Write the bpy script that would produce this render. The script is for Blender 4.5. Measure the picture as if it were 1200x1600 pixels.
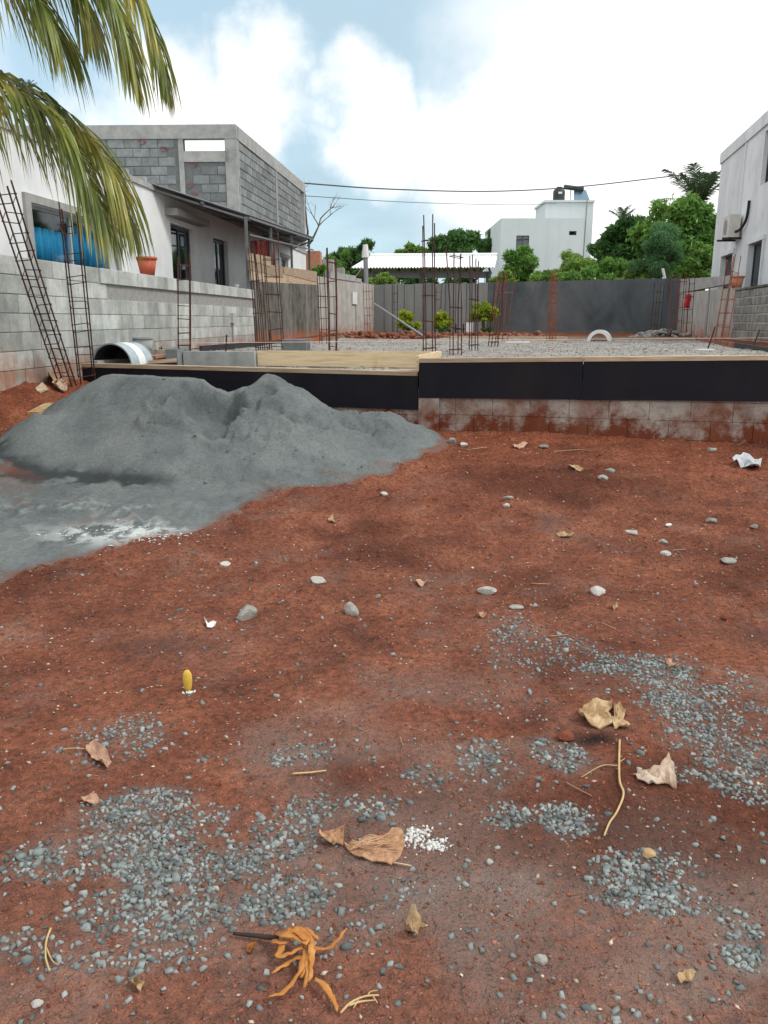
import bpy, math, random
import numpy as np
from mathutils import Vector, Matrix
for _o in list(bpy.data.objects): bpy.data.objects.remove(_o)
SC = bpy.context.scene
COL = SC.collection
R = math.radians
# ------------------------------------------------------------------ camera
F = 1250.0; PITCH = math.atan(300.0/F); EYE = 1.5
cd = bpy.data.cameras.new('camera'); cam = bpy.data.objects.new('camera', cd); COL.objects.link(cam)
cam.location = (0, 0, EYE); cam.rotation_euler = (math.pi/2-PITCH, 0, 0)
cd.sensor_fit = 'VERTICAL'; cd.sensor_height = 36; cd.lens = 36*F/1600; cd.clip_end = 3000; cd.clip_start = .05
SC.camera = cam
SC.render.resolution_x = 768; SC.render.resolution_y = 1024
SC.view_settings.view_transform = 'Standard'; SC.view_settings.look = 'None'
SC.view_settings.exposure = 0.45; SC.view_settings.gamma = 1
CP, SP = math.cos(PITCH), math.sin(PITCH)
def ray(px, py):
    u, v = (px-600)/F, (800-py)/F
    return Vector((u, CP+v*SP, -SP+v*CP))
def at(px, py, Y):
    d = ray(px, py); return Vector((d.x*Y/d.y, Y, EYE+d.z*Y/d.y))
# ------------------------------------------------------------------ light
SUN_EL, SUN_AZ = 50.0, 108.0      # azimuth clockwise from +Y (the view) : from the right, a little behind
sdir = Vector((math.sin(R(SUN_AZ))*math.cos(R(SUN_EL)), math.cos(R(SUN_AZ))*math.cos(R(SUN_EL)), math.sin(R(SUN_EL))))
sl = bpy.data.lights.new('sun', 'SUN'); sl.energy = 1.5; sl.angle = R(11); sl.color = (1, .95, .88)
so = bpy.data.objects.new('sun', sl); COL.objects.link(so); so.rotation_euler = sdir.to_track_quat('Z', 'Y').to_euler()
so.location = (6, 4, 14)
def world():
    w = bpy.data.worlds.new('World'); SC.world = w; w.use_nodes = True
    nt = w.node_tree; N = nt.nodes; L = nt.links; N.clear()
    out = N.new('ShaderNodeOutputWorld'); bg = N.new('ShaderNodeBackground'); L.new(bg.outputs[0], out.inputs[0])
    sky = N.new('ShaderNodeTexSky'); sky.sky_type = 'NISHITA'; sky.sun_disc = False
    sky.sun_elevation = R(SUN_EL); sky.sun_rotation = R(SUN_AZ)
    def math_(op, a, b=None, c=None, clamp=False):
        n = N.new('ShaderNodeMath'); n.operation = op; n.use_clamp = clamp
        for i, v in enumerate((a, b, c)):
            if v is None: continue
            if isinstance(v, (int, float)): n.inputs[i].default_value = v
            else: L.new(v, n.inputs[i])
        return n.outputs[0]
    def vm(op, a, b):
        n = N.new('ShaderNodeVectorMath'); n.operation = op
        for i, v in enumerate((a, b)):
            if isinstance(v, (tuple, Vector)): n.inputs[i].default_value = tuple(v)
            else: L.new(v, n.inputs[i])
        return n
    tc = N.new('ShaderNodeTexCoord'); d = tc.outputs['Generated']
    sep = N.new('ShaderNodeSeparateXYZ'); L.new(d, sep.inputs[0])
    zz = math_('ADD', math_('MAXIMUM', sep.outputs[2], 0.0), 0.22)
    cb = N.new('ShaderNodeCombineXYZ'); L.new(math_('DIVIDE', sep.outputs[0], zz), cb.inputs[0]); L.new(math_('DIVIDE', sep.outputs[1], zz), cb.inputs[1])
    def noise(vec, scale, detail, rough=.55):
        n = N.new('ShaderNodeTexNoise'); n.inputs['Scale'].default_value = scale; n.inputs['Detail'].default_value = detail
        n.inputs['Roughness'].default_value = rough; L.new(vec, n.inputs['Vector']); return n
    n1 = noise(cb.outputs[0], 1.15, 4, .5); n2 = noise(cb.outputs[0], 2.6, 6, .55)
    wn = noise(d, 4.5, 6, .55)
    warp = vm('SCALE', vm('SUBTRACT', wn.outputs['Color'], (.5, .5, .5)).outputs[0], (0, 0, 0)); warp.inputs['Scale'].default_value = .30
    dn_ = N.new('ShaderNodeVectorMath'); dn_.operation = 'NORMALIZE'; L.new(vm('ADD', d, warp.outputs[0]).outputs[0], dn_.inputs[0]); dw = dn_.outputs[0]
    def blob(px, py, ri, ro):
        v = ray(px, py).normalized()
        q = vm('DOT_PRODUCT', dw, v)
        m = N.new('ShaderNodeMapRange'); m.interpolation_type = 'SMOOTHSTEP'
        L.new(q.outputs['Value'], m.inputs[0]); m.inputs[1].default_value = math.cos(R(ro)); m.inputs[2].default_value = math.cos(R(ri))
        return m.outputs[0]
    def blobs(lst):
        r = None
        for b in lst:
            o = blob(*b); r = o if r is None else math_('MAXIMUM', r, o)
        return r
    def rng(v, a, b):
        m = N.new('ShaderNodeMapRange'); m.interpolation_type = 'SMOOTHSTEP'; L.new(v, m.inputs[0])
        m.inputs[1].default_value = a; m.inputs[2].default_value = b; return m.outputs[0]
    # open sky between clouds: broken patches everywhere, plus the two gaps in view
    gap = math_('MAXIMUM', blobs([(230, 50, 6, 12), (340, 100, 5, 10), (520, 45, 7, 13), (720, 35, 5, 12), (640, 335, 5, 10), (770, 345, 3, 8), (520, 345, 3, 8), (430, 340, 2, 7)]),
                rng(n1.outputs[0], .56, .76))
    front = blobs([(1010, 210, 7, 17), (250, 200, 2, 6), (400, 200, 2, 5), (600, 195, 2, 5), (770, 190, 3, 7), (1120, 60, 5, 15), (1000, 380, 5, 9)])     # the bright bank between and beside them
    gap = math_('MULTIPLY', gap, math_('SUBTRACT', 1.0, math_('MULTIPLY', front, .92)))
    grey = math_('MULTIPLY', blobs([(430, 85, 3, 9), (590, 65, 4, 9), (720, 45, 3, 9), (600, 310, 2, 7), (690, 340, 2, 6), (510, 330, 2, 6)]), rng(n2.outputs[0], .22, .72))
    grey = math_('MAXIMUM', grey, math_('MULTIPLY', rng(n2.outputs[0], .52, .75), rng(n1.outputs[0], .5, .62)))
    grey = math_('MULTIPLY', grey, math_('SUBTRACT', 1.0, math_('MULTIPLY', front, .9)))
    def mix(f, a, b):
        m = N.new('ShaderNodeMix'); m.data_type = 'RGBA'
        if isinstance(f, float): m.inputs[0].default_value = f
        else: L.new(f, m.inputs[0])
        for i, v in ((6, a), (7, b)):
            if isinstance(v, tuple): m.inputs[i].default_value = v
            else: L.new(v, m.inputs[i])
        return m.outputs[2]
    hsv = N.new('ShaderNodeVectorMath'); hsv.operation = 'SCALE'; L.new(sky.outputs[0], hsv.inputs[0]); hsv.inputs['Scale'].default_value = .10
    blue = mix(.55, hsv.outputs[0], (.50, .71, .81, 1))
    c = mix(math_('MULTIPLY', gap, .95), (.93, .93, .92, 1), blue)
    c = mix(math_('MULTIPLY', grey, .72), c, (.37, .50, .58, 1))
    L.new(c, bg.inputs[0]); bg.inputs[1].default_value = 1.0
world()
# ------------------------------------------------------------------ numpy noise
def _h(i, j, s):
    v = np.sin(i*127.1+j*311.7+s*74.7)*43758.5453
    return v-np.floor(v)
def vnoise(x, y, s=0):
    x = np.asarray(x, float); y = np.asarray(y, float)
    i, j = np.floor(x), np.floor(y); a, b = x-i, y-j
    a = a*a*(3-2*a); b = b*b*(3-2*b)
    return ((_h(i, j, s)*(1-a)+_h(i+1, j, s)*a)*(1-b)+(_h(i, j+1, s)*(1-a)+_h(i+1, j+1, s)*a)*b)*2-1
def fbm(x, y, sc, oct=4, s=0, g=.5):
    r = 0; a = 1; t = 0
    for k in range(oct):
        r = r+a*vnoise(np.asarray(x)*sc+k*17.3, np.asarray(y)*sc-k*9.1, s+k); t += a; a *= g; sc *= 2.03
    return r/t
def ss(a, b, x):
    t = np.clip((np.asarray(x, float)-a)/(b-a), 0, 1); return t*t*(3-2*t)
# ------------------------------------------------------------------ materials
def mat(name, cols, scale=6, rough=.85, bump=.25, bscale=60, spec=.3, detail=6, rnd=0, dirt=None, island=0, trans=0, metal=0, stripes=None, attr=None, stretch=None, distort=0, grain=None, bump2=None):
    m = bpy.data.materials.new(name); m.use_nodes = True; nt = m.node_tree; N = nt.nodes; L = nt.links
    bs = N['Principled BSDF']; bs.inputs['Roughness'].default_value = rough; bs.inputs['Metallic'].default_value = metal
    bs.inputs['Specular IOR Level'].default_value = spec
    geo = N.new('ShaderNodeNewGeometry'); pos = geo.outputs['Position']
    if stretch:
        vm = N.new('ShaderNodeVectorMath'); vm.operation = 'MULTIPLY'; L.new(pos, vm.inputs[0]); vm.inputs[1].default_value = stretch; pos2 = vm.outputs[0]
    else: pos2 = pos
    n = N.new('ShaderNodeTexNoise'); n.inputs['Scale'].default_value = scale; n.inputs['Detail'].default_value = detail; n.inputs['Roughness'].default_value = .62
    n.inputs['Distortion'].default_value = distort
    L.new(pos2, n.inputs['Vector'])
    rp = N.new('ShaderNodeValToRGB'); e = rp.color_ramp.elements
    k = len(cols)
    while len(e) < k: e.new(.5)
    for i, c in enumerate(cols):
        e[i].position = .3+.4*i/max(1, k-1); e[i].color = (*c, 1)
    L.new(n.outputs[0], rp.inputs[0]); col = rp.outputs[0]
    def mix(f, a, b, mode='MIX'):
        q = N.new('ShaderNodeMix'); q.data_type = 'RGBA'; q.blend_type = mode
        if isinstance(f, (int, float)): q.inputs[0].default_value = f
        else: L.new(f, q.inputs[0])
        for i, v in ((6, a), (7, b)):
            if isinstance(v, tuple): q.inputs[i].default_value = (*v, 1)
            else: L.new(v, q.inputs[i])
        return q.outputs[2]
    def vary(src, amt, col):
        mr = N.new('ShaderNodeMapRange'); L.new(src, mr.inputs[0]); mr.inputs[3].default_value = 1-amt; mr.inputs[4].default_value = 1+amt
        hs = N.new('ShaderNodeHueSaturation'); L.new(mr.outputs[0], hs.inputs['Value']); L.new(col, hs.inputs['Color']); return hs.outputs[0]
    if grain:     # (scale, amount): fine tonal speckle
        ng = N.new('ShaderNodeTexNoise'); ng.inputs['Scale'].default_value = grain[0]; ng.inputs['Detail'].default_value = 6; ng.inputs['Roughness'].default_value = .75; L.new(pos, ng.inputs['Vector'])
        mg = N.new('ShaderNodeMapRange'); L.new(ng.outputs[0], mg.inputs[0]); mg.inputs[1].default_value = .28; mg.inputs[2].default_value = .72
        col = vary(mg.outputs[0], grain[1], col)
    if rnd:
        oi = N.new('ShaderNodeObjectInfo'); col = vary(oi.outputs['Random'], rnd, col)
    if island: col = vary(geo.outputs['Random Per Island'], island, col)
    if attr:      # list of (attribute, colour, strength)
        for an, ac, st in attr:
            a = N.new('ShaderNodeAttribute'); a.attribute_name = an
            q = N.new('ShaderNodeMath'); q.operation = 'MULTIPLY'; L.new(a.outputs['Fac'], q.inputs[0]); q.inputs[1].default_value = st; q.use_clamp = True
            col = mix(q.outputs[0], col, ac)
    if dirt:      # splashed soil : (colour, z_low, z_high, strength)
        dc, z0, z1, st = dirt
        sp = N.new('ShaderNodeSeparateXYZ'); L.new(pos, sp.inputs[0])
        mr = N.new('ShaderNodeMapRange'); L.new(sp.outputs[2], mr.inputs[0]); mr.inputs[1].default_value = z1; mr.inputs[2].default_value = z0
        n3 = N.new('ShaderNodeTexNoise'); n3.inputs['Scale'].default_value = 3.2; n3.inputs['Detail'].default_value = 9; n3.inputs['Roughness'].default_value = .72; L.new(pos, n3.inputs['Vector'])
        q = N.new('ShaderNodeMath'); q.operation = 'MULTIPLY_ADD'; L.new(n3.outputs[0], q.inputs[0]); q.inputs[1].default_value = 5.5; q.inputs[2].default_value = -2.95
        q2 = N.new('ShaderNodeMath'); q2.operation = 'ADD'; q2.use_clamp = True; L.new(q.outputs[0], q2.inputs[0]); L.new(mr.outputs[0], q2.inputs[1])
        q3 = N.new('ShaderNodeMath'); q3.operation = 'MULTIPLY'; L.new(q2.outputs[0], q3.inputs[0]); L.new(mr.outputs[0], q3.inputs[1])
        q4 = N.new('ShaderNodeMath'); q4.operation = 'MULTIPLY'; q4.use_clamp = True; L.new(q3.outputs[0], q4.inputs[0]); q4.inputs[1].default_value = st
        col = mix(q4.outputs[0], col, dc)
    if stripes:   # streaks running down : (colour, scale, strength)
        vm = N.new('ShaderNodeVectorMath'); vm.operation = 'MULTIPLY'; L.new(pos, vm.inputs[0]); vm.inputs[1].default_value = (1, 1, .09)
        n4 = N.new('ShaderNodeTexNoise'); n4.inputs['Scale'].default_value = stripes[1]; n4.inputs['Detail'].default_value = 7; L.new(vm.outputs[0], n4.inputs['Vector'])
        mr = N.new('ShaderNodeMapRange'); L.new(n4.outputs[0], mr.inputs[0]); mr.inputs[1].default_value = .47; mr.inputs[2].default_value = .70; mr.inputs[4].default_value = stripes[2]
        col = mix(mr.outputs[0], col, stripes[0])
    L.new(col, bs.inputs['Base Color'])
    if bump:
        nb = N.new('ShaderNodeTexNoise'); nb.inputs['Scale'].default_value = bscale; nb.inputs['Detail'].default_value = 5; nb.inputs['Roughness'].default_value = .65; L.new(pos2, nb.inputs['Vector'])
        bp = N.new('ShaderNodeBump'); bp.inputs['Strength'].default_value = bump; bp.inputs['Distance'].default_value = .02
        L.new(nb.outputs[0], bp.inputs['Height']); L.new(bp.outputs[0], bs.inputs['Normal'])
        if bump2:     # coarser relief : (scale, strength, distance)
            n5 = N.new('ShaderNodeTexNoise'); n5.inputs['Scale'].default_value = bump2[0]; n5.inputs['Detail'].default_value = 6; n5.inputs['Roughness'].default_value = .6; L.new(pos2, n5.inputs['Vector'])
            b2 = N.new('ShaderNodeBump'); b2.inputs['Strength'].default_value = bump2[1]; b2.inputs['Distance'].default_value = bump2[2]; L.new(n5.outputs[0], b2.inputs['Height']); L.new(b2.outputs[0], bp.inputs['Normal'])
    if trans:
        t = N.new('ShaderNodeBsdfTranslucent'); L.new(col, t.inputs[0]); mx = N.new('ShaderNodeMixShader'); mx.inputs[0].default_value = trans
        o = N['Material Output']; L.new(bs.outputs[0], mx.inputs[1]); L.new(t.outputs[0], mx.inputs[2]); L.new(mx.outputs[0], o.inputs[0])
    return m
def glass(name, tint, refl=.25):
    m = bpy.data.materials.new(name); m.use_nodes = True; N = m.node_tree.nodes; L = m.node_tree.links; N.clear()
    o = N.new('ShaderNodeOutputMaterial'); t = N.new('ShaderNodeBsdfTransparent'); t.inputs[0].default_value = (*tint, 1)
    g = N.new('ShaderNodeBsdfGlossy'); g.inputs[0].default_value = (.9, .95, 1, 1); g.inputs[1].default_value = .04
    fr = N.new('ShaderNodeLayerWeight'); fr.inputs[0].default_value = .5
    pw = N.new('ShaderNodeMath'); pw.operation = 'POWER'; L.new(fr.outputs['Facing'], pw.inputs[0]); pw.inputs[1].default_value = 4.5
    q = N.new('ShaderNodeMath'); q.operation = 'MULTIPLY_ADD'; q.use_clamp = True; L.new(pw.outputs[0], q.inputs[0]); q.inputs[1].default_value = .45; q.inputs[2].default_value = .03+refl
    x = N.new('ShaderNodeMixShader'); L.new(q.outputs[0], x.inputs[0]); L.new(t.outputs[0], x.inputs[1]); L.new(g.outputs[0], x.inputs[2]); L.new(x.outputs[0], o.inputs[0])
    return m
RED = (.17, .047, .022)
M = {}
M['soil'] = mat('red_soil', [(.105, .033, .020), (.185, .057, .030), (.25, .082, .043), (.32, .125, .070)], 2.3, .95, .8, 60, .12, 12, grain=(30, .75), bump2=(12, .9, .09),
                attr=[('grey', (.245, .215, .195), .72), ('dark', (.055, .018, .012), .7), ('green', (.045, .07, .02), .9), ('soot', (.012, .011, .013), .9)])
M['crumb'] = mat('soil_crumb', [(.13, .045, .028), (.20, .078, .048), (.29, .15, .105)], 9, .95, 0, 60, .1, 3, island=.35)
M['gravel'] = mat('gravel_stone', [(.115, .135, .135), (.19, .215, .212), (.27, .295, .288)], 14, .85, .15, 220, .2, 4, island=.48)
M['chip'] = mat('pale_chip', [(.35, .27, .2), (.5, .42, .34)], 20, .85, 0, 60, .2, 3, island=.4)
M['bed'] = mat('crushed_stone_bed', [(.19, .18, .165), (.27, .26, .24), (.34, .325, .30)], 4, .92, .8, 45, .2, 9, grain=(28, .4))
M['bedstone'] = mat('crushed_stone', [(.18, .175, .165), (.30, .29, .275)], 12, .9, 0, 60, .2, 3, island=.4)
M['sand'] = mat('grey_sand', [(.098, .116, .119), (.135, .155, .157), (.172, .192, .191)], 1.7, .92, .7, 60, .15, 9, grain=(30, .24), bump2=(7, .4, .05),
                attr=[('damp', (.030, .036, .040), .9), ('lime', (.55, .60, .60), .9), ('redmix', (.16, .065, .04), .7)])
M['lime'] = mat('lime_chip', [(.45, .50, .50), (.62, .66, .65)], 20, .8, .2, 120, .3, 3, island=.25)
M['block'] = mat('concrete_block', [(.30, .325, .315), (.42, .45, .435), (.52, .545, .52)], 3.5, .92, .5, 90, .2, 9, rnd=.24, dirt=((.33, .15, .085), .95, 1.35, .8), stripes=((.20, .205, .185), 4, .4), grain=(20, .16))
M['blockband'] = mat('dark_block', [(.13, .135, .125), (.21, .215, .2), (.33, .33, .31)], 5, .92, .5, 90, .2, 9, rnd=.2, stripes=((.4, .41, .39), 7, .5))  # darker block tone for the set-back course and the right wall
M['mortar'] = mat('mortar', [(.24, .245, .235), (.36, .365, .35)], 14, .95, .5, 90, .1, 6, dirt=((.30, .12, .065), .9, 1.4, .85))
M['found'] = mat('foundation_block', [(.30, .275, .245), (.40, .375, .34), (.47, .445, .41)], 2.6, .95, .6, 60, .15, 10, rnd=.05, dirt=((.165, .047, .024), .16, 1.0, 1.7), stripes=((.20, .075, .042), 3.0, .7), grain=(16, .2))
M['newblock'] = mat('new_grey_block', [(.155, .175, .18), (.205, .228, .232), (.26, .28, .285)], 6, .92, .4, 90, .2, 6, rnd=.22)
M['newmortar'] = mat('grey_mortar', [(.13, .145, .15), (.19, .21, .21)], 14, .95, .4, 90, .1, 5)
M['concrete'] = mat('raw_concrete', [(.25, .265, .265), (.34, .355, .35), (.42, .43, .42)], 4, .9, .35, 60, .2, 8)
M['white'] = mat('white_render', [(.60, .64, .66), (.70, .73, .74), (.76, .78, .785)], 1.4, .85, .12, 50, .25, 9, stripes=((.52, .54, .53), 1.2, .3))
M['whiteR'] = mat('weathered_white_render', [(.58, .63, .67), (.68, .72, .75), (.74, .77, .79)], 1.6, .85, .15, 50, .25, 9, stripes=((.42, .45, .46), 1.3, .4))
M['farwhite'] = mat('far_white_render', [(.58, .66, .69), (.64, .71, .74)], .6, .8, .05, 30, .25, 6, stripes=((.5, .56, .57), 1.5, .4))
M['shade'] = mat('interior_plaster', [(.25, .25, .24), (.32, .32, .31)], 2, .9, 0)
M['moss'] = mat('mossy_render', [(.055, .058, .05), (.11, .112, .10), (.19, .19, .17)], 3, .95, .5, 60, .1, 10, dirt=((.36, .10, .045), 1.0, 1.45, 1.2), stripes=((.26, .26, .24), 2.6, .6), grain=(9, .3))
M['pale_render'] = mat('pale_grey_render', [(.30, .30, .28), (.40, .40, .38), (.47, .465, .44)], 2.2, .92, .3, 60, .2, 9, dirt=((.36, .13, .07), 1.0, 1.6, 1.0), stripes=((.22, .22, .2), 4, .5))
M['precast'] = mat('precast_panel', [(.235, .255, .255), (.30, .32, .318)], 1.6, .9, .2, 60, .2, 8, rnd=.09, stripes=((.16, .17, .165), 3, .6))
M['dark_render'] = mat('damp_cement_render', [(.060, .075, .085), (.105, .124, .136), (.165, .185, .196)], .75, .88, .2, 60, .25, 8, dirt=((.26, .16, .11), .95, 1.18, 1.2), stretch=(1, 1, .55), distort=.6)
M['film'] = mat('film_faced_plywood', [(.006, .0065, .011), (.010, .0105, .017)], 3, .55, .08, 30, .18, 8, stripes=((.030, .024, .026), 1.6, .3))
M['filmred'] = mat('red_edge_paint', [(.20, .022, .02), (.30, .04, .03)], 10, .6, .1, 60, .3, 4)
M['pine'] = mat('pale_pine', [(.52, .40, .24), (.66, .53, .34), (.72, .61, .42)], 3, .75, .15, 40, .3, 8, rnd=.08, stretch=(1, 1, 14))
M['oldwood'] = mat('weathered_timber', [(.28, .21, .145), (.40, .31, .22), (.50, .40, .30)], 3, .85, .25, 50, .2, 8, rnd=.25, stretch=(1, 1, 12))
M['rust'] = mat('rusty_steel', [(.025, .016, .014), (.06, .028, .021), (.12, .045, .028)], 18, .8, .2, 200, .3, 5, rnd=.3)
M['redrust'] = mat('red_rusty_steel', [(.13, .035, .02), (.23, .07, .035), (.28, .10, .05)], 18, .85, .2, 200, .2, 5, rnd=.25)
M['galv'] = mat('galvanised_steel', [(.20, .22, .23), (.30, .32, .33)], 8, .5, .05, 60, .5, 5, metal=.5)
M['awning'] = mat('dark_roof_sheet', [(.10, .105, .11), (.16, .165, .17)], 4, .55, .05, 60, .4, 5, metal=.3)
M['post'] = mat('grey_painted_steel', [(.09, .10, .105), (.13, .14, .145)], 6, .5, .05, 60, .4, 4)
M['whiteroof'] = mat('white_roof_sheet', [(.70, .72, .73), (.78, .80, .81)], 2, .5, .03, 60, .4, 5)
M['frame_dark'] = mat('dark_window_frame', [(.035, .045, .055), (.05, .065, .075)], 10, .4, .02, 60, .4, 3)
M['frame_alu'] = mat('aluminium_frame', [(.28, .32, .34), (.36, .4, .42)], 10, .4, .02, 60, .5, 3)
M['sill'] = mat('cement_surround', [(.27, .275, .265), (.36, .365, .355)], 8, .9, .3, 80, .2, 6)
M['curtain'] = mat('blue_curtain', [(.015, .14, .30), (.03, .26, .46), (.05, .34, .56)], 5, .85, .1, 120, .2, 5, stretch=(6, 6, .4))
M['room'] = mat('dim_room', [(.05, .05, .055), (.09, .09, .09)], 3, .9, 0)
M['glass'] = glass('window_glass', (.88, .93, .95), .0); M['dglass'] = glass('dark_glass', (.25, .30, .33), .08)
M['pot'] = mat('terracotta_plastic', [(.40, .085, .045), (.48, .115, .06)], 8, .6, .05, 60, .35, 4)
M['clay'] = mat('worn_clay', [(.40, .17, .10), (.5, .25, .16)], 8, .85, .2, 60, .2, 4)
M['drum'] = mat('grey_blue_drum', [(.24, .32, .37), (.33, .41, .45), (.42, .49, .52)], 9, .55, .1, 60, .4, 6)
M['drumwhite'] = mat('white_drum_band', [(.66, .69, .69), (.76, .78, .78)], 9, .55, .1, 60, .4, 6)
M['darkmetal'] = mat('dark_inside', [(.02, .022, .025), (.04, .04, .042)], 9, .7, .05)
M['tub'] = mat('grey_plastic_tub', [(.30, .33, .33), (.40, .43, .42)], 6, .7, .05)
M['cloth'] = mat('red_striped_cloth', [(.27, .03, .04), (.36, .06, .06), (.5, .3, .28)], 7, .9, .1, 120, .1, 4, stretch=(5, 5, .3))
M['redcloth'] = mat('red_rag', [(.40, .02, .03), (.5, .03, .04)], 7, .9, .1)
M['whiteplastic'] = mat('white_plastic', [(.62, .65, .65), (.72, .74, .74)], 6, .5, .03, 60, .4, 3)
M['black'] = mat('black_rubber', [(.012, .012, .014), (.02, .02, .022)], 6, .6, .03)
M['tank'] = mat('black_water_tank', [(.02, .028, .03), (.04, .05, .053)], 4, .5, .03)
M['solar'] = mat('solar_panel', [(.10, .18, .25), (.16, .26, .34)], 4, .25, 0, 60, .6, 3)
M['acunit'] = mat('cream_ac_casing', [(.50, .50, .46), (.60, .60, .56)], 5, .6, .03)
M['string'] = mat('pink_string', [(.55, .38, .33), (.65, .48, .42)], 5, .9, 0)
M['cable'] = mat('cable_rubber', [(.05, .05, .055), (.08, .08, .085)], 5, .7, 0)
M['bark'] = mat('bark', [(.06, .045, .033), (.12, .09, .065), (.17, .14, .10)], 7, .95, .5, 40, .1, 8, stretch=(1, 1, .3))
M['palmtrunk'] = mat('palm_trunk', [(.12, .10, .085), (.22, .19, .16)], 6, .95, .5, 40, .1, 7, stretch=(.4, .4, 5))
def leafm(name, a, b, c, isl=.4, trans=.4, rough=.55): return mat(name, [a, b, c], .55, rough, 0, 60, .35, 5, island=isl, trans=trans)
M['leaf_dark'] = leafm('dark_leaf', (.040, .110, .030), (.075, .180, .046), (.125, .255, .068))
M['leaf_mid'] = leafm('mid_leaf', (.08, .195, .038), (.145, .30, .058), (.22, .39, .085))
M['leaf_light'] = leafm('light_leaf', (.13, .24, .045), (.21, .35, .07), (.30, .45, .11))
M['leaf_blue'] = leafm('blue_green_leaf', (.065, .17, .070), (.11, .25, .10), (.17, .33, .14))
M['leaf_shrub'] = leafm('yellow_green_leaf', (.20, .30, .025), (.36, .46, .035), (.52, .58, .06))
M['leaf_palm'] = mat('coconut_leaflet', [(.09, .135, .035), (.18, .24, .05), (.32, .33, .08), (.50, .40, .09)], 2.3, .38, 0, 60, .55, 5, island=.5, trans=.35)
M['rachis'] = mat('palm_rib', [(.22, .20, .06), (.32, .28, .10)], 5, .5, .05, 60, .4)
M['farpalm'] = leafm('far_palm_leaflet', (.025, .055, .028), (.045, .085, .04), (.08, .12, .055))
M['rock'] = mat('grey_stone', [(.20, .20, .18), (.31, .31, .285), (.42, .415, .385)], 22, .9, .5, 120, .2, 7, rnd=.25, dirt=((.2, .07, .04), -.06, .03, .6))
M['palerock'] = mat('pale_stone', [(.40, .39, .36), (.52, .51, .48)], 22, .9, .5, 120, .2, 7, rnd=.15)
M['brick'] = mat('brick_chunk', [(.14, .045, .026), (.22, .075, .042)], 20, .9, .5, 120, .1, 6)
M['paper'] = mat('brown_paper', [(.32, .17, .10), (.44, .26, .155), (.52, .34, .22)], 14, .9, .35, 60, .15, 7)
M['husk'] = mat('pale_husk', [(.26, .15, .08), (.42, .29, .16), (.55, .43, .28)], 12, .85, .4, 60, .2, 7)
M['whitepaper'] = mat('dirty_white_paper', [(.24, .13, .08), (.44, .33, .25), (.56, .49, .41)], 9, .9, .3, 60, .15, 7)
M['leafdry'] = mat('dry_pink_leaf', [(.36, .21, .14), (.50, .33, .24)], 16, .8, .3, 90, .2, 6)
M['orange'] = mat('orange_dry_leaf', [(.22, .085, .02), (.40, .16, .035), (.50, .27, .09)], 14, .6, .3, 60, .3, 6, island=.3)
M['straw'] = mat('dry_straw', [(.42, .29, .13), (.56, .42, .22)], 16, .8, .2, 90, .2, 5, island=.2)
M['yellow'] = mat('yellow_husk', [(.55, .36, .05), (.68, .47, .08)], 22, .6, .3, 120, .3, 5)
M['blackstalk'] = mat('black_stalk', [(.02, .016, .014), (.04, .03, .025)], 12, .8, .2)
M['plaster'] = mat('white_plaster_crumbs', [(.55, .56, .54), (.70, .70, .68)], 14, .9, .4, 120, .1, 5, island=.1)
M['sheetwhite'] = mat('crumpled_sheet', [(.36, .39, .42), (.50, .53, .55)], 7, .5, .3, 20, .4, 5)
M['signred'] = mat('red_stamp', [(.36, .05, .06), (.42, .09, .09)], 20, .9, 0)
# ------------------------------------------------------------------ mesh helpers
WORG = {}
def link(o, parent=None, origin=(0, 0, 0)):
    COL.objects.link(o); origin = Vector(origin); WORG[o] = origin
    if parent is not None:
        o.parent = parent; o.location = origin-WORG[parent]
    else: o.location = origin
    return o
def tag(o, label=None, cat=None, group=None, kind=None):
    if label: o['label'] = label
    if cat: o['category'] = cat
    if group: o['group'] = group
    if kind: o['kind'] = kind
    return o
def thing(name, loc, label, cat, group=None):
    o = bpy.data.objects.new(name, None); o.empty_display_size = .2
    link(o, None, loc); return tag(o, label, cat, group)
def mesh_np(name, V, Fc, m, parent=None, origin=None, smooth=False, attrs=None):
    V = np.asarray(V, float)
    if origin is None: origin = ((V[:, 0].min()+V[:, 0].max())/2, (V[:, 1].min()+V[:, 1].max())/2, V[:, 2].min())
    me = bpy.data.meshes.new(name); V2 = (V-np.array(origin)).astype(np.float32)
    if isinstance(Fc, np.ndarray):
        k = Fc.shape[1]; nF = Fc.shape[0]
        me.vertices.add(len(V2)); me.vertices.foreach_set('co', V2.ravel())
        me.loops.add(nF*k); me.loops.foreach_set('vertex_index', Fc.astype(np.int32).ravel())
        me.polygons.add(nF); me.polygons.foreach_set('loop_start', np.arange(0, nF*k, k, dtype=np.int32))
        me.update(calc_edges=True); me.validate()
    else:
        me.from_pydata([tuple(v) for v in V2], [], Fc); me.update()
    if smooth: me.polygons.foreach_set('use_smooth', np.ones(len(me.polygons), bool))
    if attrs:
        for an, av in attrs.items():
            a = me.attributes.new(an, 'FLOAT', 'POINT'); a.data.foreach_set('value', np.asarray(av, np.float32))
    me.materials.append(M[m] if isinstance(m, str) else m)
    return link(bpy.data.objects.new(name, me), parent, origin)
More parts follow.
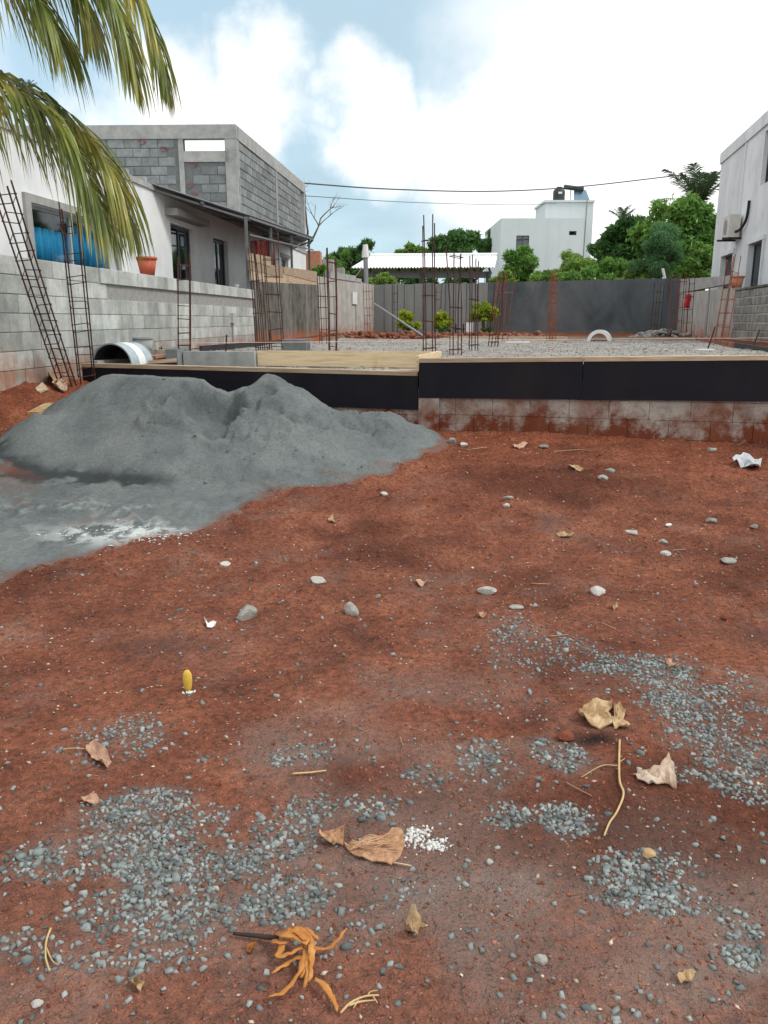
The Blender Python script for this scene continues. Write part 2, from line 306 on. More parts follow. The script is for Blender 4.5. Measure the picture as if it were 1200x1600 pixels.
class MB:
    def __init__(s): s.v = []; s.f = []
    def add(s, vs, fs):
        o = len(s.v); s.v += [tuple(v) for v in vs]; s.f += [[o+i for i in f] for f in fs]; return s
    def hexa(s, p):          # 4 bottom (ccw from above) then 4 top
        return s.add(p, [[3, 2, 1, 0], [4, 5, 6, 7], [0, 1, 5, 4], [1, 2, 6, 5], [2, 3, 7, 6], [3, 0, 4, 7]])
    def box(s, a, b):
        (x0, y0, z0), (x1, y1, z1) = a, b
        return s.hexa([(x0, y0, z0), (x1, y0, z0), (x1, y1, z0), (x0, y1, z0), (x0, y0, z1), (x1, y0, z1), (x1, y1, z1), (x0, y1, z1)])
    def fbox(s, fr, s0, s1, n0, n1, z0, z1, z1b=None):
        if z1b is None: z1b = z1
        p = [fr.pt(s0, n0, z0), fr.pt(s1, n0, z0), fr.pt(s1, n1, z0), fr.pt(s0, n1, z0), fr.pt(s0, n0, z1), fr.pt(s1, n0, z1b), fr.pt(s1, n1, z1b), fr.pt(s0, n1, z1)]
        a = (p[1]-p[0]).cross(p[3]-p[0]).z
        if a < 0: p = [p[3], p[2], p[1], p[0], p[7], p[6], p[5], p[4]]
        return s.hexa(p)
    def tube(s, pts, r, n=6, cap=True, r1=None, flat=1.0, twist=0.0):
        pts = [Vector(p) for p in pts]; k = len(pts); o = len(s.v); up = Vector((0, 0, 1))
        for i, p in enumerate(pts):
            t = (pts[min(i+1, k-1)]-pts[max(i-1, 0)]).normalized()
            a = t.cross(up)
            if a.length < .05: a = t.cross(Vector((0, 1, 0)))
            a.normalize(); b = t.cross(a)
            if callable(r): rr = r(i/(k-1))
            else: rr = r if r1 is None else r+(r1-r)*i/(k-1)
            for j in range(n):
                w = 2*math.pi*(j+.5)/n+twist*i
                s.v.append(tuple(p+a*math.cos(w)*rr+b*math.sin(w)*rr*flat))
        for i in range(k-1):
            for j in range(n):
                s.f.append([o+i*n+j, o+i*n+(j+1) % n, o+(i+1)*n+(j+1) % n, o+(i+1)*n+j])
        if cap: s.f.append([o+j for j in range(n)][::-1]); s.f.append([o+(k-1)*n+j for j in range(n)])
        return s
    def lathe(s, c, prof, n=20, ax=(1, 0, 0), ay=(0, 1, 0), az=(0, 0, 1), closed=False, a0=0, a1=2*math.pi):
        c, ax, ay, az = Vector(c), Vector(ax), Vector(ay), Vector(az); o = len(s.v); full = abs(a1-a0-2*math.pi) < 1e-6
        m = n if full else n+1; k = len(prof)
        for (r, h) in prof:
            for j in range(m):
                w = a0+(a1-a0)*j/n; s.v.append(tuple(c+ax*r*math.cos(w)+ay*r*math.sin(w)+az*h))
        for i in range(k if closed else k-1):
            i2 = (i+1) % k
            for j in range(n):
                j2 = (j+1) % m; s.f.append([o+i*m+j, o+i*m+j2, o+i2*m+j2, o+i2*m+j])
        if not full and closed:
            s.f.append([o+i*m for i in range(k)]); s.f.append([o+i*m+m-1 for i in range(k)][::-1])
        return s
    def build(s, name, m, parent=None, origin=None, smooth=False): return mesh_np(name, s.v, s.f, m, parent, origin, smooth)
class Fr:
    def __init__(s, O, d, side=1):
        s.O = Vector((O[0], O[1], 0)); s.d = Vector((d[0], d[1], 0)).normalized(); s.n = Vector((s.d.y, -s.d.x, 0))*side
    def pt(s, a, n, z): q = s.O+s.d*a+s.n*n; return Vector((q.x, q.y, z))
    def hit(s, px, py, n=0.0):
        r = ray(px, py); P0 = s.O+s.n*n; t = P0.dot(s.n)/r.dot(s.n); q = r*t
        return (Vector((q.x, q.y, 0))-P0).dot(s.d), EYE+q.z
    def shift(s, n):
        f = Fr((0, 0), (1, 0)); f.O = s.O+s.n*n; f.d = s.d; f.n = s.n; return f
def bev_block(name, L, D, H, b, m, seed, bottom=True):
    """block, origin at the centre of its base, long side along local X; front at -Y; arrises worn"""
    rn = random.Random(seed); vs = []; fs = []
    x, y = L/2, D/2
    J = lambda: rn.uniform(-.35, .35)*b
    # outer front loop (inset) + body loops
    vs = [(-x+b+J(), -y, b+J()), (x-b+J(), -y, b+J()), (x-b+J(), -y, H-b+J()), (-x+b+J(), -y, H-b+J()),
          (-x, -y+b, 0), (x, -y+b, 0), (x, -y+b, H), (-x, -y+b, H), (-x, y, 0), (x, y, 0), (x, y, H), (-x, y, H)]
    fs = [[0, 1, 2, 3], [4, 5, 1, 0], [5, 6, 2, 1], [6, 7, 3, 2], [7, 4, 0, 3], [7, 6, 10, 11], [5, 9, 10, 6], [4, 7, 11, 8], [8, 11, 10, 9], [4, 8, 9, 5]]
    me = bpy.data.meshes.new(name); me.from_pydata(vs, [], fs); me.update(); me.materials.append(M[m]); return me
def course_wall(parent, fr, s0, s1, z0, nc, L, H, T, m, seed, skip=None, nface=0.0, joint=.012, mfun=None, name='block', jit=.006, bev=.010):
    rn = random.Random(seed); mats = {}
    def meshes(mm):
        if mm not in mats: mats[mm] = [bev_block(name, L, T, H-joint, bev, mm, seed+i) for i in range(4)]
        return mats[mm]
    ang = math.atan2(fr.d.y, fr.d.x); front = fr.pt(0, 1, 0)-fr.pt(0, 0, 0)
    # local -Y must point to the face normal
    rz = math.atan2(front.y, front.x)+math.pi/2
    for i in range(nc):
        s = s0-(L/2 if i % 2 else 0)
        while s < s1-.02:
            a, b = max(s, s0), min(s+L, s1)
            s += L
            if b-a < .06: continue
            mid = (a+b)/2; z = z0+i*H
            if skip and skip(mid, z+H/2, a, b): continue
            nn, mm = nface, m
            if mfun: nn, mm = mfun(i, mid, nface, m)
            o = bpy.data.objects.new(name, rn.choice(meshes(mm)))
            p = fr.pt(mid, nn-T/2+rn.uniform(-jit, jit), z+joint/2)
            link(o, parent, p); o.rotation_euler = (0, 0, rz); o.scale = ((b-a-joint)/L, 1, 1)
def wall_open(fr, s0, s1, n0, n1, z0, z1, ops, mb=None):
    """a wall with rectangular openings (s0,s1,z0,z1)"""
    mb = mb or MB(); S = sorted({s0, s1, *[o[0] for o in ops], *[o[1] for o in ops]}); 
    S = [q for q in S if s0 <= q <= s1]
    for a, b in zip(S, S[1:]):
        zs = [(o[2], o[3]) for o in ops if o[0] <= a+1e-6 and o[1] >= b-1e-6]; zs.sort(); c = z0
        for (q0, q1) in zs:
            if q0 > c: mb.fbox(fr, a, b, n0, n1, c, q0)
            c = max(c, q1)
        if c < z1: mb.fbox(fr, a, b, n0, n1, c, z1)
    return mb
def catmull(pts, n=8):
    pts = [Vector(p) for p in pts]; out = []
    q = [pts[0]*2-pts[1]]+pts+[pts[-1]*2-pts[-2]]
    for i in range(1, len(q)-2):
        for k in range(n):
            t = k/n; a, b, c, d = q[i-1:i+3]
            out.append(.5*((2*b)+(c-a)*t+(2*a-5*b+4*c-d)*t*t+(3*b-a-3*c+d)*t**3))
    return out+[pts[-1]]
# ------------------------------------------------------------------ terrain
SLA = R(14.0); SU = Vector((math.cos(SLA), -math.sin(SLA), 0)); SV = Vector((math.sin(SLA), math.cos(SLA), 0)); S0 = Vector((.40, 9.2, 0))
SF = Fr((S0.x, S0.y), (SU.x, SU.y), 1)        # normal faces the camera : n = -v
def slab(u, v, z): q = S0+SU*u+SV*v; return Vector((q.x, q.y, z))
BED = 1.05
def t_base(x, y):
    x = np.asarray(x, float); y = np.asarray(y, float)
    t = .25*ss(4.5, 9.3, y)
    t = t+ss(-2.5, -4.1, x)*ss(5.9, 8.7, y)*.56
    t = t+(1.0-t)*ss(10.8, 12.5, y)
    t = t+(.85-t)*ss(-4.6, -5.2, x)*ss(3, 6, y)
    near = ss(14, 9, y)*ss(0.0, .8, 9.9-y+.0*x)
    t = t+(.045*fbm(x, y, .55, 3, 3)+.05*np.exp(-(((x-2.3)/1.4)**2+((y-6.9)/.5)**2)))*ss(11, 9, y)
    return t
def terrain(x, y):
    x = np.asarray(x, float); y = np.asarray(y, float); t = t_base(x, y)
    f = ss(60, 14, y)
    t = t+f*(.016*fbm(x, y, 2.6, 4, 11, .6)+.006*fbm(x, y, 11, 3, 23, .6))
    cl = np.clip(fbm(x, y, 5.5, 4, 41, .65)-.12, 0, 1)          # clods
    t = t+f*.075*cl*ss(2.8, 6, y)
    cl2 = np.clip(fbm(x, y, 13, 3, 43, .6)-.05, 0, 1); t = t+f*.03*cl2*ss(2.0, 5, y)
    t = t+f*.012*np.clip(fbm(x, y, 9, 3, 47, .6)-.15, 0, 1)
    return t
def tz(x, y): return float(terrain(np.array([x]), np.array([y]))[0])
def ground_at(px, py, f=None):
    f = f or tz; d = ray(px, py); d = d/d.y
    y0, y1 = .6, 40
    Y = np.linspace(.8, 40, 1600); hx = d.x*Y; hz = EYE+d.z*Y
    g = terrain(hx, Y); k = np.argmax(hz < g)
    a, b = Y[max(k-1, 0)], Y[k]
    for _ in range(12):
        m_ = (a+b)/2
        if EYE+d.z*m_ < tz(d.x*m_, m_): b = m_
        else: a = m_
    return Vector((d.x*b, b, tz(d.x*b, b)))
def mpp(px, py):      # metres per pixel across, at the ground point seen there
    g = ground_at(px, py); return g, g.y/(ray(px, py).y*F)
# gravel patches, read off the photograph as (px, py, rx, ry, density)
PATCH = [(800, 985, 55, 30, .5), (850, 1020, 110, 34, .4), (1050, 1065, 120, 45, .9), (970, 1050, 70, 34, .8), (1105, 1140, 100, 70, .65), (1150, 1200, 80, 55, .7), (1185, 1118, 40, 22, .9),
         (872, 1182, 50, 25, .85), (790, 1095, 55, 28, .4), (765, 1190, 50, 40, .6), (880, 1280, 45, 28, .95), (785, 1275, 50, 22, .75), (1050, 1375, 120, 48, 1.0), (1010, 1395, 90, 35, 1), (1150, 1440, 40, 40, .5),
         (1165, 1500, 60, 28, .8), (940, 1590, 90, 25, .6), (672, 1212, 40, 18, .7), (310, 1325, 190, 62, .95), (440, 1405, 85, 38, 1), (230, 1265, 95, 40, .7), (180, 1155, 90, 40, .35), (470, 1180, 60, 22, .35),
         (90, 1345, 110, 34, .6), (250, 1425, 150, 50, .75), (330, 1380, 150, 40, .7), (190, 1490, 170, 45, .35), (480, 1265, 45, 35, .65), (580, 1262, 50, 22, .4), (640, 1400, 50, 40, .22), (560, 1450, 110, 50, .2), (30, 1480, 60, 30, .4), (1050, 1205, 50, 22, .4)]
_pg = []
for (a, b, rx, ry, dn) in PATCH:
    c = ground_at(a, b); e1 = ground_at(a+rx, b); e2 = ground_at(a, b-ry); e3 = ground_at(a, b+ry)
    _pg.append((c.x, c.y, e1.x-c.x, (e2.y-e3.y)/2, dn))
def gravel_density(x, y):
    d = np.zeros_like(np.asarray(x, float))
    for (cx, cy, rx, ry, dn) in _pg:
        q = np.sqrt(((x-cx)/rx)**2+((y-cy)/ry)**2)
        d = np.maximum(d, dn*(1-ss(.55, 1.25, q)))
    d = d*np.clip(.75+1.5*fbm(x, y, 4.2, 3, 71, .6), .08, 1.25)
    return d
def grid_axis(lo, hi, fine, grow, far0, far1):
    a = [lo]
    v = lo
    while v < hi: v += fine; a.append(v)
    st = fine; v = a[-1]
    while v < far1: st *= grow; v += st; a.append(v)
    st = fine; v = a[0]; pre = []
    while v > far0: st *= grow; v -= st; pre.append(v)
    return np.array(pre[::-1]+a)
xs = grid_axis(-4.6, 4.8, .026, 1.28, -900, 900)
ys = [1.0]
while ys[-1] < 10.6: ys.append(ys[-1]+.011+.0042*max(0, ys[-1]-1.2))
st = .06
while ys[-1] < 1800: st *= 1.14; ys.append(ys[-1]+st)
pre = []; st = .03; v = 1.0
while v > -60: st *= 1.35; v -= st; pre.append(v)
ys = np.array(pre[::-1]+ys)
X, Y = np.meshgrid(xs, ys); Z = terrain(X, Y)
nx, ny = len(xs), len(ys); idx = np.arange(nx*ny).reshape(ny, nx)
quads = np.stack([idx[:-1, :-1].ravel(), idx[:-1, 1:].ravel(), idx[1:, 1:].ravel(), idx[1:, :-1].ravel()], 1)
gd = gravel_density(X, Y)
dust = np.clip(gd*.8+.55*ss(-.05, .5, fbm(X, Y, 1.6, 5, 91, .6))*ss(4.2, 2.4, Y)+.12+.16*ss(2.6, 1.5, Y)+.25*ss(.1, .5, fbm(X, Y, 3.2, 4, 93, .65)), 0, 1)*ss(9, 5, Y)
dk = ss(.05, .45, fbm(X, Y, .9, 4, 57))*.8
g_s = ground_at(930, 1155); soot = (1-ss(.3, 1.3, np.sqrt(((X-g_s.x)/.09)**2+((Y-g_s.y)/.07)**2)+.35*fbm(X, Y, 14, 3, 5)))
tag(mesh_np('ground', np.stack([X.ravel(), Y.ravel(), Z.ravel()], 1), quads, 'soil', None, (0, 0, 0), True, {'grey': dust.ravel(), 'dark': dk.ravel(), 'soot': soot.ravel(), 'green': (ss(34.5, 37, Y)).ravel()}), kind='structure')
# ------------------------------------------------------------------ stones in bulk
def stone_template(seed, n=1):
    rn = np.random.RandomState(seed); t = (1+5**.5)/2
    if n == 2:      # crushed stone: an angular, split block
        v = np.array([(x, y, z) for z in (-1, 1) for x, y in ((-1, -1), (1, -1), (1, 1), (-1, 1))], float)*.72+rn.uniform(-.38, .38, (8, 3))
        v[4:, :2] *= rn.uniform(.45, .85)
        f = np.array([(0, 2, 1), (0, 3, 2), (4, 5, 6), (4, 6, 7), (0, 1, 5), (0, 5, 4), (1, 2, 6), (1, 6, 5), (2, 3, 7), (2, 7, 6), (3, 0, 4), (3, 4, 7)]); return v, f
    v = np.array([(-1, t, 0), (1, t, 0), (-1, -t, 0), (1, -t, 0), (0, -1, t), (0, 1, t), (0, -1, -t), (0, 1, -t), (t, 0, -1), (t, 0, 1), (-t, 0, -1), (-t, 0, 1)], float)
    v /= np.linalg.norm(v[0]); v *= (1+rn.uniform(-.42, .24, (12, 1)))
    f = np.array([(0, 11, 5), (0, 5, 1), (0, 1, 7), (0, 7, 10), (0, 10, 11), (1, 5, 9), (5, 11, 4), (11, 10, 2), (10, 7, 6), (7, 1, 8), (3, 9, 4), (3, 4, 2), (3, 2, 6), (3, 6, 8), (3, 8, 9), (4, 9, 5), (2, 4, 11), (6, 2, 10), (8, 6, 7), (9, 8, 1)])
    return v, f
OCT = (np.array([(1, 0, 0), (-1, 0, 0), (0, 1, 0), (0, -1, 0), (0, 0, 1), (0, 0, -1)], float), np.array([(0, 2, 4), (2, 1, 4), (1, 3, 4), (3, 0, 4), (2, 0, 5), (1, 2, 5), (3, 1, 5), (0, 3, 5)]))
def scatter(name, px, py, pz, size, m, seed, oct_=False, flat=.55, lift=.25, kind=1, **kw):
    rn = np.random.RandomState(seed); n = len(px); T = [OCT] if oct_ else [stone_template(seed+i, kind) for i in range(9)]
    V = []; Fs = []; off = 0; which = rn.randint(0, len(T), n)
    for k, (tv, tf) in enumerate(T):
        I = np.where(which == k)[0]; c = len(I)
        if not c: continue
        sc = size[I][:, None]*np.stack([rn.uniform(.8, 1.45, c), rn.uniform(.6, 1.0, c), rn.uniform(.7, 1.1, c)*flat], 1)
        lv = tv[None]*sc[:, None, :]
        a = rn.uniform(0, 6.283, c); b = rn.normal(0, .35, c)
        ca, sa, cb, sb = np.cos(a)[:, None], np.sin(a)[:, None], np.cos(b)[:, None], np.sin(b)[:, None]
        x, y, z = lv[..., 0], lv[..., 1], lv[..., 2]
        x, z = x*cb-z*sb, x*sb+z*cb
        x, y = x*ca-y*sa, x*sa+y*ca
        w = np.stack([x+px[I][:, None], y+py[I][:, None], z+pz[I][:, None]+size[I][:, None]*flat*lift], 2)
        V.append(w.reshape(-1, 3)); nv = len(tv)
        Fs.append((tf[None]+(off+np.arange(c)*nv)[:, None, None]).reshape(-1, 3)); off += c*nv
    return mesh_np(name, np.concatenate(V), np.concatenate(Fs), m, None, (0, 0, 0), **kw)
rs = np.random.RandomState(5)
def view_samples(n, pw=1.0, y0=1.35, y1=9.0):
    t = rs.uniform(0, 1, n); yy = y0*(y1/y0)**t if pw == 0 else (y0**pw+(y1**pw-y0**pw)*t)**(1/pw)
    xx = rs.uniform(-.56, .56, n)*yy; return xx, yy
gx, gy = view_samples(160000, 1.6, 1.3, 5.2)
keep = rs.uniform(0, 1, len(gx)) < np.clip(gravel_density(gx, gy)**1.3, 0, 1)*.62+.005+.009*ss(3.0, 2.0, gy)
gx, gy = gx[keep], gy[keep]
gs = .0055+.0070*rs.uniform(0, 1, len(gx))**1.4; gs[rs.uniform(0, 1, len(gx)) < .03] *= 1.6
tag(scatter('gravel', gx, gy, terrain(gx, gy), gs, 'gravel', 3, flat=.6, lift=.25, kind=2), 'loose blue-grey gravel scattered in patches over the red soil', 'gravel', kind='stuff')
cx, cy = view_samples(52000, 1.0, 1.3, 9.2)
cs = (.0012+.0052*rs.uniform(0, 1, len(cx))**5)*(1+.16*cy)
tag(scatter('soil_crumbs', cx, cy, terrain(cx, cy), cs, 'crumb', 9, oct_=False, flat=.6, lift=.15), 'small crumbs and clods of red earth lying on the ground', 'soil', kind='stuff')
px_, py_ = view_samples(5200, 1.1, 1.4, 9)
tag(scatter('pale_chips', px_, py_, terrain(px_, py_), (.0014+.0065*rs.uniform(0, 1, len(px_))**4)*(1+.10*py_), 'chip', 13, oct_=True, flat=.35, lift=.6), 'tiny pale chips and straw bits sprinkled over the red soil', 'debris', kind='stuff')
# ------------------------------------------------------------------ sand heap
def seg_d(x, y, a, b):
    ax, ay = a; bx, by = b; t = np.clip(((x-ax)*(bx-ax)+(y-ay)*(by-ay))/((bx-ax)**2+(by-ay)**2+1e-9), 0, 1)
    return np.hypot(x-ax-t*(bx-ax), y-ay-t*(by-ay))
apx = [(-140, 730), (-140, 985), (0, 912), (70, 885), (200, 852), (300, 830), (380, 800), (420, 772), (500, 762), (600, 740), (662, 714), (640, 690), (300, 740), (60, 742)]
apoly = [ground_at(*p) for p in apx]
def poly_sd(x, y, P):
    d = np.full(x.shape, 1e9); ins = np.zeros(x.shape, bool); n = len(P)
    for i in range(n):
        a, b = P[i], P[(i+1) % n]; d = np.minimum(d, seg_d(x, y, (a.x, a.y), (b.x, b.y)))
        c = ((a.y > y) != (b.y > y)) & (x < (b.x-a.x)*(y-a.y)/(b.y-a.y+1e-12)+a.x); ins ^= c
    return np.where(ins, d, -d)
sx = np.arange(-4.35, .9, .021); sy = np.arange(3.6, 9.95, .024); SX, SY = np.meshgrid(sx, sy)
p1, p2 = at(166, 580, 8.35), at(306, 592, 8.15); p3 = at(422, 585, 8.25); p4 = at(545, 640, 8.5); p5 = at(610, 672, 8.35)
warpx = SX+.10*fbm(SX, SY, 2.2, 3, 201); warpy = SY+.10*fbm(SX, SY, 2.2, 3, 211)
main = p1.z-.60*np.maximum(seg_d(warpx, warpy, (p1.x+.12, p1.y), (p2.x-.1, p2.y))-.10, 0)
main = np.minimum(main, p1.z-.015-.03*(SX-p1.x)+.006*fbm(SX, SY, 6, 3, 7))
sec = p3.z+.03-.60*np.hypot(warpx-p3.x, (warpy-p3.y)*.92)
third = p4.z+.02-.52*seg_d(warpx, warpy, (p4.x, p4.y), (p5.x, p5.y))
flank = .66-.50*np.hypot(warpx-at(60, 660, 7.55).x, warpy-7.6)
fill = .74-.50*np.hypot(warpx+1.45, (warpy-8.3)*.95)
Hs = np.maximum(np.maximum(main, sec), np.maximum(third, fill))
k = 18.0; Hs = np.log(np.exp(k*main)+np.exp(k*sec)+np.exp(k*third)+np.exp(k*fill)+np.exp(k*flank))/k-.02
# dug-out hollow between the two crowns
q = np.sqrt(((SX+1.62+.12*fbm(SX, SY, 3, 3, 77))/.38)**2+((SY-7.75)/.36)**2)
Hs = Hs-.30*(1-ss(.74, .96, q+.30*fbm(SX, SY, 5, 3, 78)))
q = np.sqrt(((SX+1.9)/.16)**2+((SY-7.6)/.12)**2); Hs = Hs-.10*(1-ss(.6, 1.0, q+.3*fbm(SX, SY, 9, 3, 79)))
q = np.sqrt(((SX+1.35)/.13)**2+((SY-7.85)/.12)**2); Hs = Hs-.09*(1-ss(.6, 1.0, q+.3*fbm(SX, SY, 9, 3, 80)))
for (lx_, ly_, rx_, ry_, dd, sd_) in ((-1.15, 7.75, .12, .10, .05, 81), (-.75, 7.7, .16, .09, .05, 82), (-1.5, 7.35, .16, .07, .035, 83), (-.35, 8.0, .18, .10, .05, 84), (-1.0, 7.45, .10, .05, .03, 85), (-.1, 8.1, .10, .08, .04, 86), (-2.05, 7.85, .10, .12, .05, 87), (-2.04, 7.42, .13, .07, .10, 88), (-1.80, 7.46, .12, .06, .09, 89), (-1.55, 7.58, .10, .07, .07, 90), (-1.2, 8.0, .10, .08, .06, 91), (-2.15, 7.7, .07, .10, .06, 92)):
    rx_ *= 1.5; ry_ *= 1.5; dd *= 1.45
    q = np.sqrt(((SX-lx_)/rx_)**2+((SY-ly_)/ry_)**2); Hs = Hs-dd*(1-ss(.62, .98, q+.5*fbm(SX, SY, 8, 4, sd_, .65)))+dd*.45*np.exp(-((q-1.15)/.2)**2)*(SY < ly_)
rough = ss(-2.1, -1.6, SX)
rill = fbm(SX*1.0+.6*fbm(SX, SY, 1.5, 2, 35), SY*.35, 9, 3, 36, .6)
Hs = Hs+.012*rill*ss(.1, .5, Hs-.3)-.020*rough*np.abs(fbm(SX, SY, 3.2, 3, 38, .6))
Hs = Hs+(.008+.034*rough)*fbm(SX, SY, 4.5, 5, 31, .62)-.16*rough*np.clip(.16-np.abs(fbm(SX, SY, 2.3, 4, 39, .6)), 0, 1)+.022*rough*np.clip(fbm(SX, SY, 6.5, 3, 33, .6)-.1, 0, 1)
TG = terrain(SX, SY)
sd = poly_sd(SX, SY, apoly)+.16*fbm(SX, SY, 2.5, 4, 61, .65)
apron = TG+np.clip(sd*.16, -.05, .03)+.006*fbm(SX, SY, 7, 3, 63)-.006*fbm(SX, SY, 11, 3, 23, .6)
gl = ground_at(120, 800); lump = np.exp(-(((SX-gl.x)/.75)**2+((SY-gl.y)/.22)**2)); apron = apron+lump*.07*np.clip(fbm(SX, SY, 4.5, 4, 65, .7)+.25, 0, 1)
SZ = np.maximum(Hs, apron)
thick = SZ-TG
nxs, nys = len(sx), len(sy); ids = np.arange(nxs*nys).reshape(nys, nxs)
Q = np.stack([ids[:-1, :-1].ravel(), ids[:-1, 1:].ravel(), ids[1:, 1:].ravel(), ids[1:, :-1].ravel()], 1)
ok = (thick.ravel()[Q] > -.012).any(1); Q = Q[ok]
uu = (SX-S0.x)*SU.x+(SY-S0.y)*SU.y; vv = (SX-S0.x)*SV.x+(SY-S0.y)*SV.y
Q = Q[(vv.ravel()[Q] < -.06).all(1)]
foot = np.exp(-((Hs-TG-.03)/.065)**2)*ss(-4.4, -3.4, SX)*ss(-1.75, -2.15, SX+.15*fbm(SX, SY, 5, 2, 3))*ss(8, 7.5, SY)
damp = np.clip(foot*1.5*ss(-.25, .2, fbm(SX, SY, 6, 3, 88)+.1), 0, 1)
gl3 = ground_at(205, 838); l3 = np.exp(-(((SX-gl3.x)/.5)**2+((SY-gl3.y)/.2)**2))
limez = np.clip(.35*lump*ss(.1, .3, fbm(SX, SY, 9, 4, 99, .7))+1.5*l3*ss(-.15, .15, fbm(SX, SY, 8, 4, 98, .7)), 0, 1)
redm = ss(.10, .0, sd)*(thick < .05)*.8+.35*ss(.15, .5, fbm(SX, SY, 3, 3, 5))*(thick < .05)
tag(mesh_np('sand_heap', np.stack([SX.ravel(), SY.ravel(), SZ.ravel()], 1), Q, 'sand', None, (-1.9, 7.6, .1), True, {'damp': damp.ravel(), 'lime': limez.ravel(), 'redmix': redm.ravel()}),
    'tall heap of grey sand spilling onto the red soil in front of the formwork', 'sand heap')
def sand_z(x, y):
    i = np.clip(np.round((y-sy[0])/.024).astype(int), 0, nys-1); j = np.clip(np.round((x-sx[0])/.021).astype(int), 0, nxs-1); return np.maximum(SZ[i, j], terrain(x, y))
lx = rs.normal(0, 1, 420)*.24; ly = rs.normal(0, 1, 420)*.10; gl2 = ground_at(205, 838); lx += gl2.x; ly += gl2.y
tag(scatter('lime_flakes', lx, ly, sand_z(lx, ly), .003+.014*rs.uniform(0, 1, 420)**4, 'lime', 17, flat=.2, lift=.5), 'white flakes of dried lime plaster on the spilt sand', 'plaster', kind='stuff')
dx = rs.uniform(-2.2, .3, 260); dy = rs.uniform(6.6, 8.2, 260)
tag(scatter('sand_lumps', dx, dy, sand_z(dx, dy), .005+.014*rs.uniform(0, 1, 260)**4, 'sand', 19, flat=.6, lift=.1), 'damp crumbling lumps on the flank of the sand heap', 'sand', kind='stuff')
# ------------------------------------------------------------------ foundation, crushed-stone bed, formwork
PORCH = .90; DV = 11.2; UL, UR = -4.45, 4.35; PV = 1.62
fd = thing('house_foundation', slab(0, 0, .2), 'low concrete block foundation smeared with red soil under the black formwork', 'foundation')
mb = MB()
mb.fbox(SF, 0, UR-.01, -.19, -.035, -.05, .86); mb.fbox(SF, UL+.05, -.002, -.19, -.065, -.05, .74)
mb.build('mortar_core', 'found', fd)
course_wall(fd, SF, 0.0, UR, .04, 4, .42, .205, .15, 'found', 7, nface=-.02, joint=.004, bev=.003, jit=.001, skip=lambda s, z, a, b: z > .8)
course_wall(fd, SF, UL+.05, -.01, .02, 3, .42, .205, .15, 'found', 8, nface=-.05, joint=.004, bev=.003, jit=.001)
MB().fbox(SF, .0, .235, -.02, .012, .02, .66).build('pier', 'found', fd)
mb = MB()
mb.fbox(SF, UR-.15, UR, -DV, -.2, -.05, .99); mb.fbox(SF, UL+.05, UL+.2, -DV, -.2, -.05, .99); mb.fbox(SF, UL+.05, UR, -DV-.15, -DV, -.05, .99)
mb.build('side_wall', 'concrete', fd)
# bed
def bed_z(u, v):
    low = (u < -.02) & (v < PV-.02)
    base = np.where(low, PORCH-.03, BED-.02)
    x = S0.x+SU.x*u+SV.x*v; y = S0.y+SU.y*u+SV.y*v
    return base+.016*fbm(x, y, 2.2, 4, 301, .6)+.014*fbm(x, y, 9, 3, 303, .6)+np.where(low, 0, .03*ss(.1, .5, fbm(x, y, .7, 2, 305))*ss(.2, 1.2, v))
ub = np.concatenate([np.arange(UL+.10, -.04, .06), [-.021, .0], np.arange(.05, UR-.03, .06)]); vb = np.concatenate([np.arange(.03, PV-.03, .05), [PV-.021, PV], np.arange(PV+.05, DV, .07)])
UB, VB = np.meshgrid(ub, vb); ZB = bed_z(UB, VB)
BX = S0.x+SU.x*UB+SV.x*VB; BY = S0.y+SU.y*UB+SV.y*VB
idb = np.arange(UB.size).reshape(UB.shape); QB = np.stack([idb[:-1, :-1].ravel(), idb[:-1, 1:].ravel(), idb[1:, 1:].ravel(), idb[1:, :-1].ravel()], 1)
tag(mesh_np('crushed_stone_bed', np.stack([BX.ravel(), BY.ravel(), ZB.ravel()], 1), QB, 'bed', None, tuple(slab(0, 5, .9)), True), 'grey crushed stone bed filling the raised foundation', 'gravel', kind='stuff')
u_ = rs.uniform(UL+.15, UR-.1, 12000); v_ = .04+(DV-.1)*rs.uniform(0, 1, 12000)**1.25
tag(scatter('crushed_stone', S0.x+SU.x*u_+SV.x*v_, S0.y+SU.y*u_+SV.y*v_, bed_z(u_, v_), .006+.012*rs.uniform(0, 1, 12000)**3, 'bedstone', 23, oct_=True, flat=.7, lift=.4), 'loose crushed stones lying on top of the foundation fill', 'gravel', kind='stuff')
def zbed(p):
    d = Vector((p.x, p.y, 0))-S0; u, v = d.dot(SU), d.dot(SV)
    return float(bed_z(np.array([u]), np.array([v]))[0])
